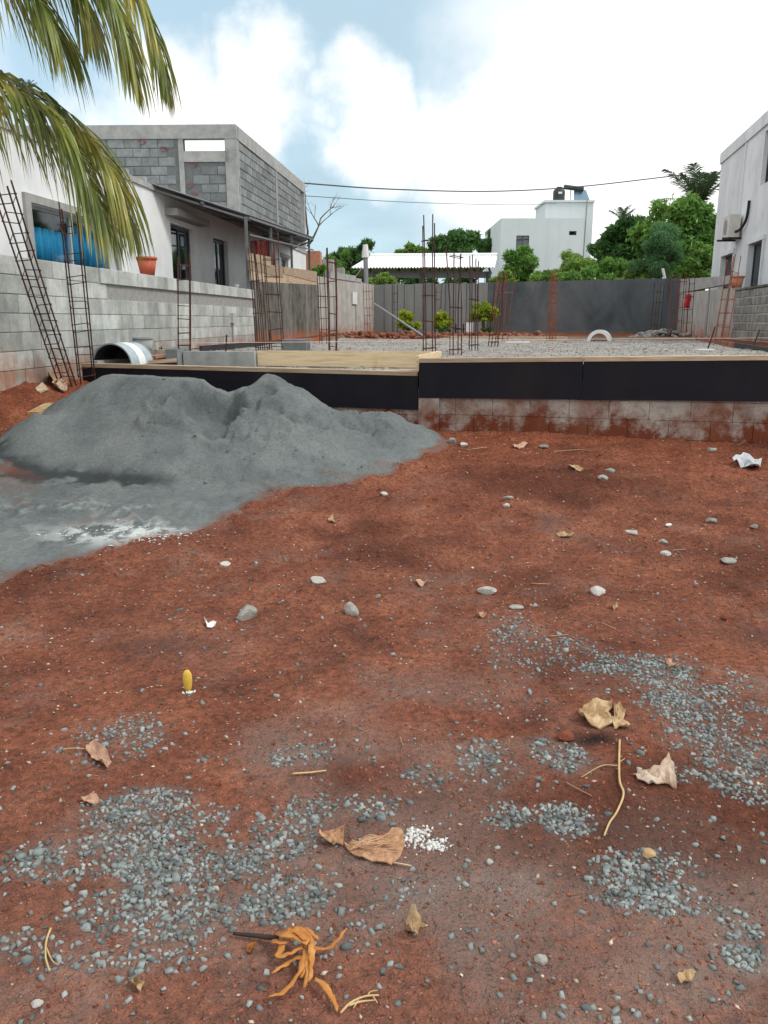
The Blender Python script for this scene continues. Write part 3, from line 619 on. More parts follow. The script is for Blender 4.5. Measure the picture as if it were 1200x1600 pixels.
# formwork panels (front edge rises a little to the right, as set up on site)
def panel(label, s0, s1, zb0, zb1, zt0, zt1, n0, batten=True, red=False):
    t = thing('formwork_panel', SF.pt((s0+s1)/2, n0, zb0), label, 'formwork panel', 'black formwork panels along the foundation front')
    m = MB(); p = [SF.pt(s0, n0+.018, zb0), SF.pt(s1, n0+.018, zb1), SF.pt(s1, n0, zb1), SF.pt(s0, n0, zb0), SF.pt(s0, n0+.018, zt0), SF.pt(s1, n0+.018, zt1), SF.pt(s1, n0, zt1), SF.pt(s0, n0, zt0)]
    m.hexa(p); m.build('plywood_sheet', 'film', t)
    if batten:
        m = MB(); h = .034
        m.hexa([SF.pt(s0+.004, n0+.027, zt0-h), SF.pt(s1-.004, n0+.027, zt1-h), SF.pt(s1-.004, n0-.06, zt1-h*.9), SF.pt(s0+.004, n0-.06, zt0-h*.9), SF.pt(s0+.004, n0+.027, zt0+.012), SF.pt(s1-.004, n0+.027, zt1+.012), SF.pt(s1-.004, n0-.06, zt1+.016), SF.pt(s0+.004, n0-.06, zt0+.016)])
        m.build('timber_batten', 'oldwood', t)
    if red:
        m = MB(); m.fbox(SF, s0-.03, s0-.002, n0-.03, n0+.02, zb0, zt0+.004); m.build('red_edge', 'filmred', t)
    return t
zt = lambda s: 1.065+.085*s/4.35
zb = lambda s: .635+.055*s/4.35
panel('black film-faced formwork panel beside the step, above the tan pier', .0, 1.80, zb(0), zb(1.8), zt(0), zt(1.8), .0)
panel('long black film-faced formwork panel running on towards the right boundary wall', 1.806, UR+.02, zb(1.8), zb(UR), zt(1.8), zt(UR), .0)
panel('lower black formwork panel half hidden behind the sand heap', UL, -.02, .52, .495, .955, .915, -.04, True, True)
# step return and porch boards
t = thing('plank', slab(-1.4, PV, .9), 'long pale pine plank set on edge across the crushed stone', 'plank')
a, b = at(366, 558, 11.3), at(655, 560, 10.75)
MB().fbox(SF, -2.62, -.03, -PV+.022, -PV+.057, PORCH-.02, 1.085, 1.10).build('board', 'pine', t)
MB().fbox(SF, -.9, -.87, -PV+.058, -PV+.086, PORCH-.02, 1.0).build('stake', 'pine', t)
t = thing('plank', slab(0, .8, .9), 'short pale plank closing the step behind the black formwork corner', 'plank')
MB().fbox(SF, -.056, -.023, -PV+.06, -.085, PORCH-.03, 1.105).build('board', 'pine', t)
kb = MB().fbox(SF, -3.72, -2.64, -PV+.02, -PV+.13, PORCH-.03, 1.07).build('concrete_kerb', 'concrete'); tag(kb, 'dark grey concrete kerb in line with the pale pine plank', 'kerb')
tag(MB().fbox(SF, -3.92, -3.74, -PV-.10, -PV+.26, PORCH-.03, 1.10).build('concrete_block', 'newblock'), 'grey concrete block set crosswise at the end of the kerb', 'block')
t = thing('form_board', slab(-4.2, .6, .9), 'thin dark red-edged board slanting across the porch corner under the drum', 'board')
p0, p1_ = at(148, 573, 10.3), at(276, 561, 11.4)
dirv = (p1_-p0); ff = Fr((p0.x, p0.y), (dirv.x, dirv.y), 1)
MB().fbox(ff, 0, dirv.length, -.02, .0, .80, p0.z, p1_.z).build('sheet', 'film', t); MB().fbox(ff, 0, dirv.length, -.024, .004, p0.z+.001, p0.z+.014, p1_.z+.014).build('top_edge', 'oldwood', t)
# low forms round the bed
for nm, lab, a, b in (('edge_form', 'dark low edge board along the right side of the stone bed', (UR-.02, 1.5), (UR-.02, DV-.3)), ('edge_form', 'dark low edge board along the left side of the stone bed', (UL+.6, 2.3), (UL+.25, DV-.2)), ('edge_form', 'rusty low edge board along the far side of the stone bed', (-1.5, DV-.1), (UR-.1, DV-.1))):
    A, B = slab(a[0], a[1], 0), slab(b[0], b[1], 0); f2 = Fr((A.x, A.y), ((B-A).x, (B-A).y), 1); l = (B-A).length
    t = thing(nm, (A+B)/2+Vector((0, 0, .95)), lab, 'board')
    MB().fbox(f2, 0, l/2-.005, -.02, .02, .93, 1.12).build('board', 'darkmetal' if 'far' not in lab else 'oldwood', t); MB().fbox(f2, l/2, l, -.02, .02, .93, 1.115).build('board', 'moss' if 'far' not in lab else 'oldwood', t)
# ------------------------------------------------------------------ left boundary wall
LW = Fr((-4.0, 8.5), (.097, 1), 1)
lw = thing('boundary_wall', LW.pt(5, -.07, .8), 'light grey concrete block boundary wall beside the white house', 'wall')
MB().fbox(LW, -1.6, 10.55, -.142, -.014, .4, 2.15).build('mortar_core', 'mortar', lw)
def lwf(i, s, n, m):
    if i == 5 and s > 2.6: return n-.035, ('blockband' if s > 4.2 else 'block')
    if i == 6 and s > 2.6: return n+.025, m
    return n, m
course_wall(lw, LW, -1.6, 10.55, .77, 7, .41, .2, .15, 'block', 31, mfun=lwf, joint=.006, bev=.005, jit=.003)
course_wall(lw, LW, -1.6, 6, .57, 1, .41, .2, .15, 'block', 33, joint=.006, bev=.005)
bs, bz = LW.hit(362, 497); m = MB(); m.fbox(LW, bs-.12, bs+.12, .0, .07, bz-.1, bz+.1); mbx = tag(m.build('meter_box', 'block'), 'small grey meter box fixed to the light grey block wall', 'box')
m = MB(); m.tube([LW.pt(bs, .02, bz-.1), LW.pt(bs, .02, 1.05)], .02); m.build('conduit', 'pale_render', mbx)
# mossy stretch with boards on top
ms = tag(MB().fbox(LW, 10.56, 18.9, -.15, .03, .7, 2.36, 2.62).build('boundary_wall', 'moss'), 'dark mossy rendered stretch of boundary wall below the plank barrier', 'wall')
t = thing('plank_barrier', LW.pt(14, -.05, 2.4), 'barrier of weathered tan planks on top of the dark mossy wall', 'fence')
zz = lambda s: 2.36+.26*(s-10.56)/8.34
for k, (a, b, z0, h) in enumerate([(10.3, 14.2, .03, .19), (14.25, 18.8, .02, .19), (10.2, 13.6, .245, .17), (13.7, 18.6, .235, .18), (10.1, 12.2, .44, .16)]):
    MB().fbox(LW, a, b, -.02+.006*k, .01+.006*k, zz(a)+z0, zz(a)+z0+h, zz(b)+z0+h).build('plank', 'oldwood', t)
# pale stretch to the back
c0 = LW.pt(18.95, 0, 0); LB = Vector((-.4, 34, 0))
LW2 = Fr((c0.x, c0.y), ((LB-c0).x, (LB-c0).y), 1); l2 = (LB-c0).length
pw = thing('boundary_wall', LW2.pt(3, 0, .9), 'pale rendered boundary wall with vertical pipes, between the mossy wall and the far corner', 'wall')
MB().fbox(LW2, 0, l2, -.16, 0, .7, 2.9).build('wall_body', 'pale_render', pw)
for a in (1.6, 4.2): MB().fbox(LW2, a, a+.12, .002, .03, .8, 2.3).build('pilaster', 'concrete', pw)
MB().fbox(LW2, 1.2, 4.2, -.22, .03, 2.905, 3.12).build('coping', 'concrete', pw)
MB().fbox(LW2, 4.3, 5.0, -.2, .02, 2.905, 3.05).build('coping', 'concrete', pw)
s_, z_ = LW2.hit(553, 466); tag(MB().fbox(LW2, s_-.28, s_+.28, .012, .05, z_-.22, z_+.22).build('notice_board', 'whiteplastic'), 'small white board hung on the pale rendered wall', 'board')
# ------------------------------------------------------------------ back wall
RB = Vector((10.7, 30, 0)); BW = Fr((LB.x, LB.y), ((RB-LB).x, (RB-LB).y), 1); lb = (RB-LB).length
sB = BW.hit(762, 480)[0]
bw = thing('boundary_wall', BW.pt(sB/2, 0, .9), 'light grey precast panel wall behind the yellow-green shrubs', 'wall')
n_ = 11; w_ = sB/n_
MB().fbox(BW, .02, sB, -.11, -.03, .7, 2.88).build('wall_core', 'newmortar', bw)
for k in range(n_): MB().fbox(BW, k*w_+.015, (k+1)*w_-.015, -.028, 0.004*(k % 3), .8, 2.9+.02*((k*7) % 3)).build('panel', 'precast', bw)
dw_ = tag(MB().fbox(BW, sB+.002, lb+.05, -.16, .02, .7, 2.92, 2.97).build('boundary_wall', 'dark_render'), 'dark damp cement rendered wall closing the far right of the plot', 'wall')
# ------------------------------------------------------------------ right boundary wall
RW = Fr((8.6, 18.5), (.183, 1), -1)
rw = thing('boundary_wall', RW.pt(0, -.05, .9), 'olive grey block boundary wall below the right-hand white house', 'wall')
s1_ = RW.hit(1148, 470)[0]; send = (Vector((10.62, 30, 0))-RW.O).dot(RW.d)
MB().fbox(RW, -9, s1_, -.142, -.014, .6, 2.22).build('mortar_core', 'pale_render', rw)
course_wall(rw, RW, -2.5, s1_, .84, 7, .42, .2, .15, 'blockband', 41, joint=.028)
MB().fbox(RW, -9, s1_+.03, -.16, .015, 2.241, 2.29).build('coping', 'moss', rw)
rw2 = thing('boundary_wall', RW.pt(s1_+4, -.05, .9), 'pale rendered boundary wall running from the olive blocks to the dark far wall', 'wall')
MB().fbox(RW, s1_+.005, send, -.15, -.002, .7, 2.32, 2.45).build('wall_body', 'pale_render', rw2)
MB().fbox(RW, s1_+.6, send, -.17, .01, 2.452, 2.66, 2.93).build('raised_course', 'concrete', rw2)
MB().fbox(RW, s1_+3.2, s1_+3.35, 0, .03, .8, 2.4).build('pilaster', 'precast', rw2)
# ------------------------------------------------------------------ white house on the left, with its unfinished upper storey
LH = Fr((-5.6, 8.5), (.097, 1), 1)
H = lambda px, py, n=0: LH.hit(px, py, n)
sE = H(478, 400)[0]; zr = H(232, 295)[1]; sC = H(371, 300)[0]
house = thing('house', LH.pt(12, -3, .9), 'white single-storey house with a metal awning and an unfinished grey block upper storey', 'house')
def rect(p, q):
    a, b = H(*p), H(*q); return (min(a[0], b[0]), max(a[0], b[0]), min(a[1], b[1]), max(a[1], b[1]))
w1 = rect((44, 318), (182, 421)); w1 = (w1[0], w1[1], H(54, 411)[1], H(44, 316)[1])
w2 = rect((266, 350), (306, 440)); w2 = (w2[0], w2[1], H(270, 433)[1]-.3, H(266, 348)[1])
w3 = rect((333, 372), (358, 441)); w3 = (w3[0], w3[1], H(335, 440)[1]-.5, H(333, 371)[1])
w4 = rect((439, 401), (451, 430))
wall_open(LH, -4, sE, -.2, 0, .7, zr-.002, [w1, w2, w3, w4]).build('front_wall', 'white', house)
mb = MB(); mb.fbox(LH, sE-.2, sE, -8, -.201, .7, zr-.002); mb.fbox(LH, -4, -3.8, -8, -.201, .7, zr-.002); mb.fbox(LH, -4, sE, -8.2, -8.001, .7, zr-.002); mb.build('outer_wall', 'white', house)
MB().fbox(LH, -4.1, sE+.05, -8.3, .04, zr, zr+.10).build('roof_slab', 'concrete', house)
MB().fbox(LH, -3.8, sE-.2, -8, -.21, .72, .9).build('floor', 'shade', house)
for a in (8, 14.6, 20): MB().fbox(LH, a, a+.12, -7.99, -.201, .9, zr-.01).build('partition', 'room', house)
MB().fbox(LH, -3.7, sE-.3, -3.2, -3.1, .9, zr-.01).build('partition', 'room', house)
for k in range(7): MB().box((0, 0, 0), (.2, .15, .11)).build('rubble', 'concrete', house, (0, 0, 0)).location = LH.pt(6.6+k*.33+.1*(k % 2), -.2-.1*(k % 3), zr+.10)-WORG[house]
def window(o, w, m, gm, fw=.05, mull=1, nm='window', depth=-.10, sash=None):
    fr_ = MB(); a, b, c, d = w
    fr_.fbox(LH, a, b, depth-.05, depth, d-fw, d); fr_.fbox(LH, a, b, depth-.05, depth, c, c+fw); fr_.fbox(LH, a, a+fw, depth-.05, depth, c+fw, d-fw); fr_.fbox(LH, b-fw, b, depth-.05, depth, c+fw, d-fw)
    for i in range(mull):
        x = a+(b-a)*(i+1)/(mull+1); fr_.fbox(LH, x-fw/2, x+fw/2, depth-.05, depth, c+fw, d-fw)
    wn = fr_.build(nm, m, o)
    for i in range(mull+1):
        x0 = a+(b-a)*i/(mull+1)+fw*.9; x1 = a+(b-a)*(i+1)/(mull+1)-fw*.9
        MB().fbox(LH, x0, x1, depth-.028, depth-.022, c+fw*.9, d-fw*.9).build('pane', gm, wn)
    return wn
wn1 = window(house, w1, 'frame_alu', 'glass', .05, 1)
mb = MB(); a, b, c, d = w1
mb.fbox(LH, a-.16, a-.001, .001, .05, c-.02, d+.12); mb.fbox(LH, b+.001, b+.14, .001, .05, c-.02, d+.12); mb.fbox(LH, a, b, .001, .05, d+.001, d+.12); mb.build('surround', 'sill', house)
MB().fbox(LH, a-.1, b+.1, .001, .09, c-.08, c-.001).build('sill', 'sill', house)
def curtain(par, s0, s1, z0, z1, n0, m, amp=.05, wl=.22, nm='curtain'):
    k = int((s1-s0)/.03)+2; V = []; Fq = []
    for i in range(k):
        s = s0+(s1-s0)*i/(k-1); n = n0+amp*math.sin(2*math.pi*s/wl+.8*math.sin(s*3)); 
        for z in (z0, z1): V.append(LH.pt(s, n, z))
        for z in (z0, z1): V.append(LH.pt(s, n-.006, z))
    for i in range(k-1):
        o = i*4; Fq += [[o, o+4, o+5, o+1], [o+2, o+3, o+7, o+6], [o+1, o+5, o+7, o+3], [o, o+2, o+6, o+4]]
    return mesh_np(nm, V, Fq, m, par, None, True)
tag(curtain(None, a+.06, a+(b-a)*.56, c+.03, d-.28, -.215, 'curtain', .03, .2), 'blue curtain half drawn behind the window beside the mullion', 'curtain')
tag(curtain(None, a+(b-a)*.60, b-.04, c+.03, d-.12, -.215, 'curtain', .04, .26), 'bright blue gathered curtain behind the window nearest the awning', 'curtain')
window(house, w2, 'frame_dark', 'dglass', .07, 1); window(house, w3, 'frame_dark', 'dglass', .07, 1, 'glass_door'); window(house, w4, 'frame_alu', 'dglass', .05, 0)
mb = MB(); a, b, c, d = w4; mb.fbox(LH, a-.12, b+.12, .001, .05, d+.001, d+.12); mb.build('surround', 'sill', house)
# awning
AWp = [LH.pt(H(234, 300)[0], .0, zr+.12), LW.pt(LW.hit(392, 340)[0], -.05, LW.hit(392, 336)[1]), LW.pt(LW.hit(490, 372)[0], -.02, LW.hit(490, 371)[1]), LH.pt(H(440, 340)[0]+2.0, 0, zr+.12)]
aw = []
A, B, C, D = AWp
nA = 60; V = []; Fq = []
for i in range(nA*2+1):
    t = i/(nA*2); zoff = .022 if i % 2 else 0
    for q in (0, 1):
        base = (A.lerp(D, t) if q == 0 else B.lerp(C, t))
        V.append(base+Vector((0, 0, zoff))); V.append(base+Vector((0, 0, zoff-.012)))
for i in range(nA*2):
    o = i*4; Fq += [[o, o+2, o+6, o+4], [o+1, o+5, o+7, o+3], [o, o+4, o+5, o+1], [o+2, o+3, o+7, o+6]]
awn = mesh_np('awning', V, Fq, 'awning', house)
for t in (0.0, .5, 1.0):
    P, Q_ = A.lerp(B, t), D.lerp(C, t); MB().tube([P+Vector((0, 0, -.06)), Q_+Vector((0, 0, -.06))], .035, 4).build('purlin', 'post', awn)
for t in (.01, .34, .67, .99):
    P, Q_ = A.lerp(D, t), B.lerp(C, t); MB().tube([P+Vector((0, 0, -.10)), Q_+Vector((0, 0, -.10))], .03, 4).build('rafter', 'post', awn)
MB().tube([B+Vector((0, 0, -.42)), C+Vector((0, 0, -.38))], .025, 4).build('tie_rail', 'post', awn)
for px, yb in ((393, 455), (430, 452), (461, 456), (488, 540)):
    s = LW.hit(px, 420)[0]; p = LW.pt(s, -.09, 0); tt = (s-LW.hit(392, 340)[0])/(LW.hit(490, 372)[0]-LW.hit(392, 340)[0]); top = B.lerp(C, max(0, min(1, tt))).z-.05
    MB().tube([(p.x, p.y, 2.05 if px < 480 else 1.0), (p.x, p.y, top)], .045, 4).build('awning_post', 'post', house)
bt = MB(); bt.fbox(LH, w2[0]-.3, w2[1]+.4, .001, .28, w2[3]+.12, w2[3]+.26); bt.build('lintel', 'sill', house)
# upper storey
zt1 = H(371, 198)[1]; zt2 = zt1
cor = LH.pt(sC, 0, 0); UFf = Fr((cor.x, cor.y), (-1, .03), -1)
if UFf.n.y > 0: UFf.n = -UFf.n
zb_ = zr+.10; wU = 6.2
op = (UFf.hit(357, 225)[0], UFf.hit(286, 225)[0], UFf.hit(320, 236)[1], UFf.hit(320, 213)[1])
core = wall_open(UFf, .0, wU, -.18, -.02, zb_, zt1-.02, [op]); core.fbox(LH, sC+.181, sE-.85, -.18, -.02, zb_, zt1-.02)
ub_ = core.build('upper_wall', 'newmortar', house)
CH = .235; ncr = int((zt1-.36-zb_)/CH)
course_wall(ub_, UFf, .30, wU, zt1-.36-ncr*CH, ncr, .47, CH, .16, 'newblock', 51, joint=.016, nface=0.0, skip=lambda s, z, a, b: (op[2]-.30 < z < op[3]+.1 and a < op[1]+.1 and b > op[0]-.05) or (a < op[1]+.14 and b > op[1]) or s > 4.75)
course_wall(ub_, LH, sC+.30, sE-.86, zt1-.36-ncr*CH, ncr, .50, CH, .16, 'newblock', 53, joint=.016, nface=0.0)
mb = MB()
mb.fbox(UFf, -.03, wU, -.2, .03, zt1-.36, zt1); mb.build('ring_beam', 'concrete', ub_)
MB().fbox(LH, sC+.21, sE+.02, -.2, .03, zt1-.36, zt1-.002).build('ring_beam', 'concrete', ub_)
MB().fbox(UFf, -.02, .30, -.2, .02, zb_, zt1-.361).build('column', 'concrete', ub_)
MB().fbox(LH, sC+.21, sC+.30, -.2, .015, zb_, zt1-.362).build('column', 'concrete', ub_)
MB().fbox(UFf, op[1], op[1]+.14, -.2, .012, zb_, zt1-.361).build('column', 'concrete', ub_)
MB().fbox(UFf, op[0], op[1]-.002, -.2, .02, op[2]-.28, op[2]).build('sill_beam', 'concrete', ub_)
sM = H(432, 300)[0]; MB().fbox(LH, sM-.12, sM+.12, -.2, .02, zb_, zt1-.361).build('column', 'precast', ub_)
MB().fbox(LH, sE-.25, sE, -.25, .02, zb_, zt1-.361).build('column', 'concrete', ub_)
mb = MB(); mb.fbox(LH, sE-.2, sE, -6.2, -.26, zb_, zb_+.9); mb.fbox(UFf, wU-.2, wU, -8, -.2, zb_, zb_+.9); mb.build('parapet', 'newmortar', ub_)
# red stamps printed on some blocks
rn = random.Random(4)
for (px, py) in ((222, 222), (256, 233), (302, 257), (296, 290), (303, 303)):
    s, z = UFf.hit(px, py); m = MB(); pts = [UFf.pt(s+.10*math.cos(w)+.02*math.cos(3*w), .012, z+.06*math.sin(w)) for w in np.linspace(.3, 5.6, 14)]; m.tube(pts, .014, 4, flat=.4); m.tube([UFf.pt(s-.02, .012, z), UFf.pt(s-.11, .012, z-.005)], .013, 4, flat=.4)
    m.build('red_stamp', 'signred', ub_)
# rear concrete ledge and low annex behind the house
t = thing('annex_wall', LH.pt(sE+2, 0, 1), 'stepped beige concrete wall beyond the end of the white house', 'wall')
an = [(478, 392, 500, 430), (500, 405, 520, 432), (520, 418, 537, 436)]
for k, (x0, y0, x1, y1) in enumerate(an):
    Yk = 34+k*1.2; a_, b_ = at(x0, y1+25, Yk), at(x1, y0, Yk); MB().box((a_.x, Yk, .8), (b_.x, Yk+1.0, b_.z)).build('wall_step', 'pale_render' if k else 'clay', t)
# ------------------------------------------------------------------ white house on the right
RH = Fr((11.66, 29.7), (-.188, -1), 1)
if RH.n.x > 0: RH.n = -RH.n
zt_ = RH.hit(1128, 240)[1]
rh = thing('house', RH.pt(5, -3, 1), 'two-storey weathered white house with an air conditioner on its side wall', 'house')
def rrect(p, q): a, b = RH.hit(*p), RH.hit(*q); return (min(a[0], b[0]), max(a[0], b[0]), min(a[1], b[1]), max(a[1], b[1]))
v1 = rrect((1129, 402), (1142, 452)); v2 = rrect((1172, 384), (1186, 452)); v3 = rrect((1196, 208), (1230, 282))
v1 = (v1[0], v1[1], 1.6, RH.hit(1130, 401)[1]); v2 = (v2[0], v2[1], 1.6, RH.hit(1172, 382)[1]); v3 = (v3[0], v3[1], RH.hit(1194, 287)[1], RH.hit(1197, 205)[1])
wall_open(RH, 0, 14, -.2, 0, .7, zt_-.35, [v1, v2, v3]).build('side_wall', 'whiteR', rh)
mb = MB(); mb.fbox(RH, 0, .2, -8, -.201, .7, zt_-.35); mb.fbox(RH, 0, 14, -8.2, -8.001, .7, zt_-.35); mb.build('outer_wall', 'whiteR', rh)
MB().fbox(RH, -.05, 14, -8.2, .05, zt_-.349, zt_).build('parapet_band', 'whiteR', rh)
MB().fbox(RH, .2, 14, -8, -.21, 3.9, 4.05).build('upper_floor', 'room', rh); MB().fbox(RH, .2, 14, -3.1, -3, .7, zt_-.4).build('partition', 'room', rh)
LHs = LH; LH = RH
for w in (v1, v2, v3): window(rh, w, 'frame_dark', 'dglass', .05, 0, 'window', -.12)
mb = MB()
for w in (v1, v2):
    mb = MB(); mb.fbox(RH, w[0]-.15, w[1]+.15, .001, .06, w[3]+.001, w[3]+.12); mb.fbox(RH, w[0]-.12, w[0]-.001, .001, .05, w[2], w[3]); mb.fbox(RH, w[1]+.001, w[1]+.12, .001, .05, w[2], w[3]); mb.build('surround', 'whiteR', rh)
LH = LHs
s, z = RH.hit(1162, 280); MB().fbox(RH, s-.03, s+.03, .001, .04, 2.0, zt_-.36).build('drain_pipe', 'whiteplastic', rh)
s0_, z0_ = RH.hit(1137, 374, .25); s1b, z1_ = RH.hit(1151, 345, .25)
ac = thing('air_conditioner', RH.pt(s0_, .2, z0_), 'cream air conditioner unit on a bracket high on the white side wall', 'air conditioner')
MB().fbox(RH, s0_-.15, s0_+.75, .08, .40, z0_, z0_+.66).build('casing', 'acunit', ac)
fz = z0_+.33; MB().lathe(RH.pt(s0_+.25, .402, fz), [(.23, 0), (.23, .012), (.05, .02), (.0, .02)], 20, RH.d, (0, 0, 1), RH.n).build('fan_grille', 'shade', ac)
mb = MB(); mb.fbox(RH, s0_-.1, s0_-.05, 0, .55, z0_-.06, z0_-.002); mb.fbox(RH, s0_+.65, s0_+.7, 0, .55, z0_-.06, z0_-.002); mb.build('bracket', 'darkmetal', ac)
c_ = catmull([RH.pt(s0_+.76, .2, z0_+.15), RH.pt(s0_+1.0, .12, z0_+.2), RH.pt(s0_+1.35, .06, z0_+.45), RH.pt(s0_+1.45, .05, z0_+.95)], 6); MB().tube(c_, .04, 6).build('pipe', 'black', ac)
# ------------------------------------------------------------------ far white house with tank
Yh = 60
fh = thing('house', at(850, 480, Yh), 'far plain white two-storey house with a water tank on its stair tower', 'house')
def fb(x0, y0, x1, y1, Yf, dep, nm, m, par, zb=None):
    a, b = at(x0, y1, Yf), at(x1, y0, Yf); return MB().box((a.x, Yf, a.z if zb is None else zb), (b.x, Yf+dep, b.z)).build(nm, m, par)
fa, fb_ = at(783, 341, Yh), at(914, 339, Yh)
FH = Fr((fa.x, Yh), (1, 0), 1); wF = fb_.x-fa.x
def fr2(x0, y0, x1, y1): a, b = FH.hit(x0, y1), FH.hit(x1, y0); return (a[0], b[0], a[1], b[1])
o1, o2, o3 = fr2(806, 368, 827, 392), fr2(889, 361, 901, 367.5), fr2(848, 422, 866, 440)
wall_open(FH, 0, wF, -.25, 0, .5, fa.z, [o1, o2, o3]).build('wall', 'farwhite', fh)
mb = MB(); mb.fbox(FH, 0, .25, -9, -.251, .5, fa.z); mb.fbox(FH, wF-.25, wF, -9, -.251, .5, fa.z); mb.fbox(FH, 0, wF, -9.2, -9.001, .5, fa.z); mb.build('outer_wall', 'farwhite', fh)
MB().fbox(FH, .25, wF-.25, -9, -.251, fa.z-.3, fa.z-.1).build('roof_slab', 'concrete', fh)
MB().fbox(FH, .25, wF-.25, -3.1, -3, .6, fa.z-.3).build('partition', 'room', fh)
for o, k in ((o1, 1), (o2, 0), (o3, 0)):
    a, b, c, d = o; m = MB(); q = .05
    m.fbox(FH, a, b, -.15, -.08, d-q, d); m.fbox(FH, a, b, -.15, -.08, c, c+q); m.fbox(FH, a, a+q, -.15, -.08, c+q, d-q); m.fbox(FH, b-q, b, -.15, -.08, c+q, d-q)
    if k: m.fbox(FH, (a+b)/2-q/2, (a+b)/2+q/2, -.15, -.08, c+q, d-q); m.fbox(FH, a+q, b-q, -.14, -.10, c+(d-c)*.75-.04, c+(d-c)*.75+.04)
    wn = m.build('window', 'frame_dark', fh); MB().fbox(FH, a+q, b-q, -.125, -.118, c+q, d-q).build('pane', 'dglass', wn)
ta, tb = at(853, 316, Yh+2), at(928, 313, Yh+2)
MB().box((ta.x, Yh+2, .5), (tb.x, Yh+6, ta.z)).build('stair_tower', 'farwhite', fh); MB().box((ta.x-.12, Yh+1.9, ta.z+.001), (tb.x+.06, Yh+6.1, ta.z+.14)).build('tower_roof', 'farwhite', fh)
pp = at(917, 330, Yh-.1); MB().tube([(pp.x, pp.y+.6, 2), (pp.x+.12, pp.y+.6, ta.z)], .05, 6).build('vent_pipe', 'shade', fh)
p = at(873, 312, Yh+3); tk = thing('water_tank', (p.x, p.y, ta.z+.14), 'black plastic water tank on the roof of the far white house', 'water tank')
z0 = ta.z+.141; r = .44*1.0
MB().lathe((p.x, p.y, z0), [(0, 0), (r, 0), (r, .08), (r*.97, .12), (r, .3), (r*.97, .34), (r, .55), (r*.96, .78), (r*.7, .92), (r*.3, .97), (0, .97)], 22).build('body', 'tank', tk, None, True)
MB().lathe((p.x, p.y, z0+.95), [(0, 0), (.2, 0), (.2, .1), (0, .12)], 14).build('lid', 'tank', tk); MB().box((p.x-.14, p.y-r-.012, z0+.52), (p.x+.14, p.y-r+.02, z0+.66)).build('tank_label', 'whiteplastic', tk)
q = at(895, 312, Yh+3.4); sw = thing('solar_heater', (q.x, q.y, z0), 'solar water heater with a tilted panel beside the black roof tank', 'solar heater')
MB().tube([(q.x-.7, q.y, z0+1.12), (q.x+.75, q.y, z0+.95)], .17, 10).build('cylinder', 'tank', sw)
MB().hexa([(q.x+.0, q.y-.4, z0+.06), (q.x+1.2, q.y-.4, z0+.06), (q.x+1.0, q.y+.2, z0+.88), (q.x+.1, q.y+.2, z0+.95), (q.x+.0, q.y-.34, z0+.12), (q.x+1.2, q.y-.34, z0+.12), (q.x+1.0, q.y+.26, z0+.94), (q.x+.1, q.y+.26, z0+1.0)]).build('panel', 'solar', sw)
for dx_ in (-.2, .1, .6): MB().tube([(q.x+dx_, q.y, z0), (q.x+dx_, q.y, z0+1.0)], .03, 5).build('leg', 'post', sw)
# ------------------------------------------------------------------ pavilion with a white sheet roof
pv = thing('pavilion', at(665, 500, 43), 'open pavilion with a white corrugated metal roof behind the precast wall', 'pavilion')
E0, E1, G0, G1 = at(548, 419, 41), at(773, 418, 41), at(578, 401, 44.5), at(777, 400, 44.5)
n = 46; V = []; Fq = []
for i in range(n*4+1):
    t = i/(n*4); zo = (0, .05, .05, 0)[i % 4]
    for P in (E0.lerp(E1, t), G0.lerp(G1, t)):
        V.append(P+Vector((0, 0, zo))); V.append(P+Vector((0, 0, zo-.02)))
for i in range(n*4):
    o = i*4; Fq += [[o, o+4, o+6, o+2], [o+1, o+3, o+7, o+5], [o, o+1, o+5, o+4], [o+2, o+6, o+7, o+3]]
mesh_np('roof_sheet', V, Fq, 'whiteroof', pv)
bk0, bk1 = Vector((E0.x, 48.2, E0.z)), Vector((E1.x, 48.2, E1.z))
m = MB(); m.add([G0+Vector((0, .02, 0)), G1+Vector((0, .02, 0)), bk1, bk0, G0+Vector((0, .02, -.03)), G1+Vector((0, .02, -.03)), bk1+Vector((0, 0, -.03)), bk0+Vector((0, 0, -.03))], [[0, 1, 2, 3], [7, 6, 5, 4], [0, 4, 5, 1], [2, 6, 7, 3], [1, 5, 6, 2], [0, 3, 7, 4]]); m.build('rear_roof', 'whiteroof', pv)
MB().tube([G0+Vector((0, 0, .06)), G1+Vector((0, 0, .06))], .10, 6).build('ridge_cap', 'whiteroof', pv)
e0, e1 = E0+Vector((.9, .5, -.12)), E1+Vector((-.1, .5, -.12))
MB().box((e0.x, e0.y, e0.z-.32), (e1.x, e0.y+.08, e0.z)).build('fascia', 'awning', pv)
for k in range(9):
    x = e0.x+(e1.x-e0.x)*k/8; m = MB(); m.tube([(x, 41.5, e0.z-.1), (x, 44.5, G0.z-.12)], .05, 4); m.tube([(x, 44.5, G0.z-.12), (x, 48, e0.z-.1)], .05, 4); m.build('rafter', 'post', pv)
MB().tube([(e0.x, 41.5, e0.z-.75), (e1.x, 41.5, e0.z-.75)], .05, 4).build('tie_beam', 'post', pv)
for x in (e0.x+.3, (e0.x+e1.x)/2-.4, e1.x-.15):
    for y in (41.5, 47.8): MB().tube([(x, y, .9), (x, y, e0.z-.05)], .11, 6).build('post', 'frame_dark', pv)
for x in (e1.x-.15,): m = MB(); m.tube([(x, 41.5, e0.z-1.3), (x-.9, 41.5, e0.z-.4)], .05, 4); m.build('brace', 'post', pv)
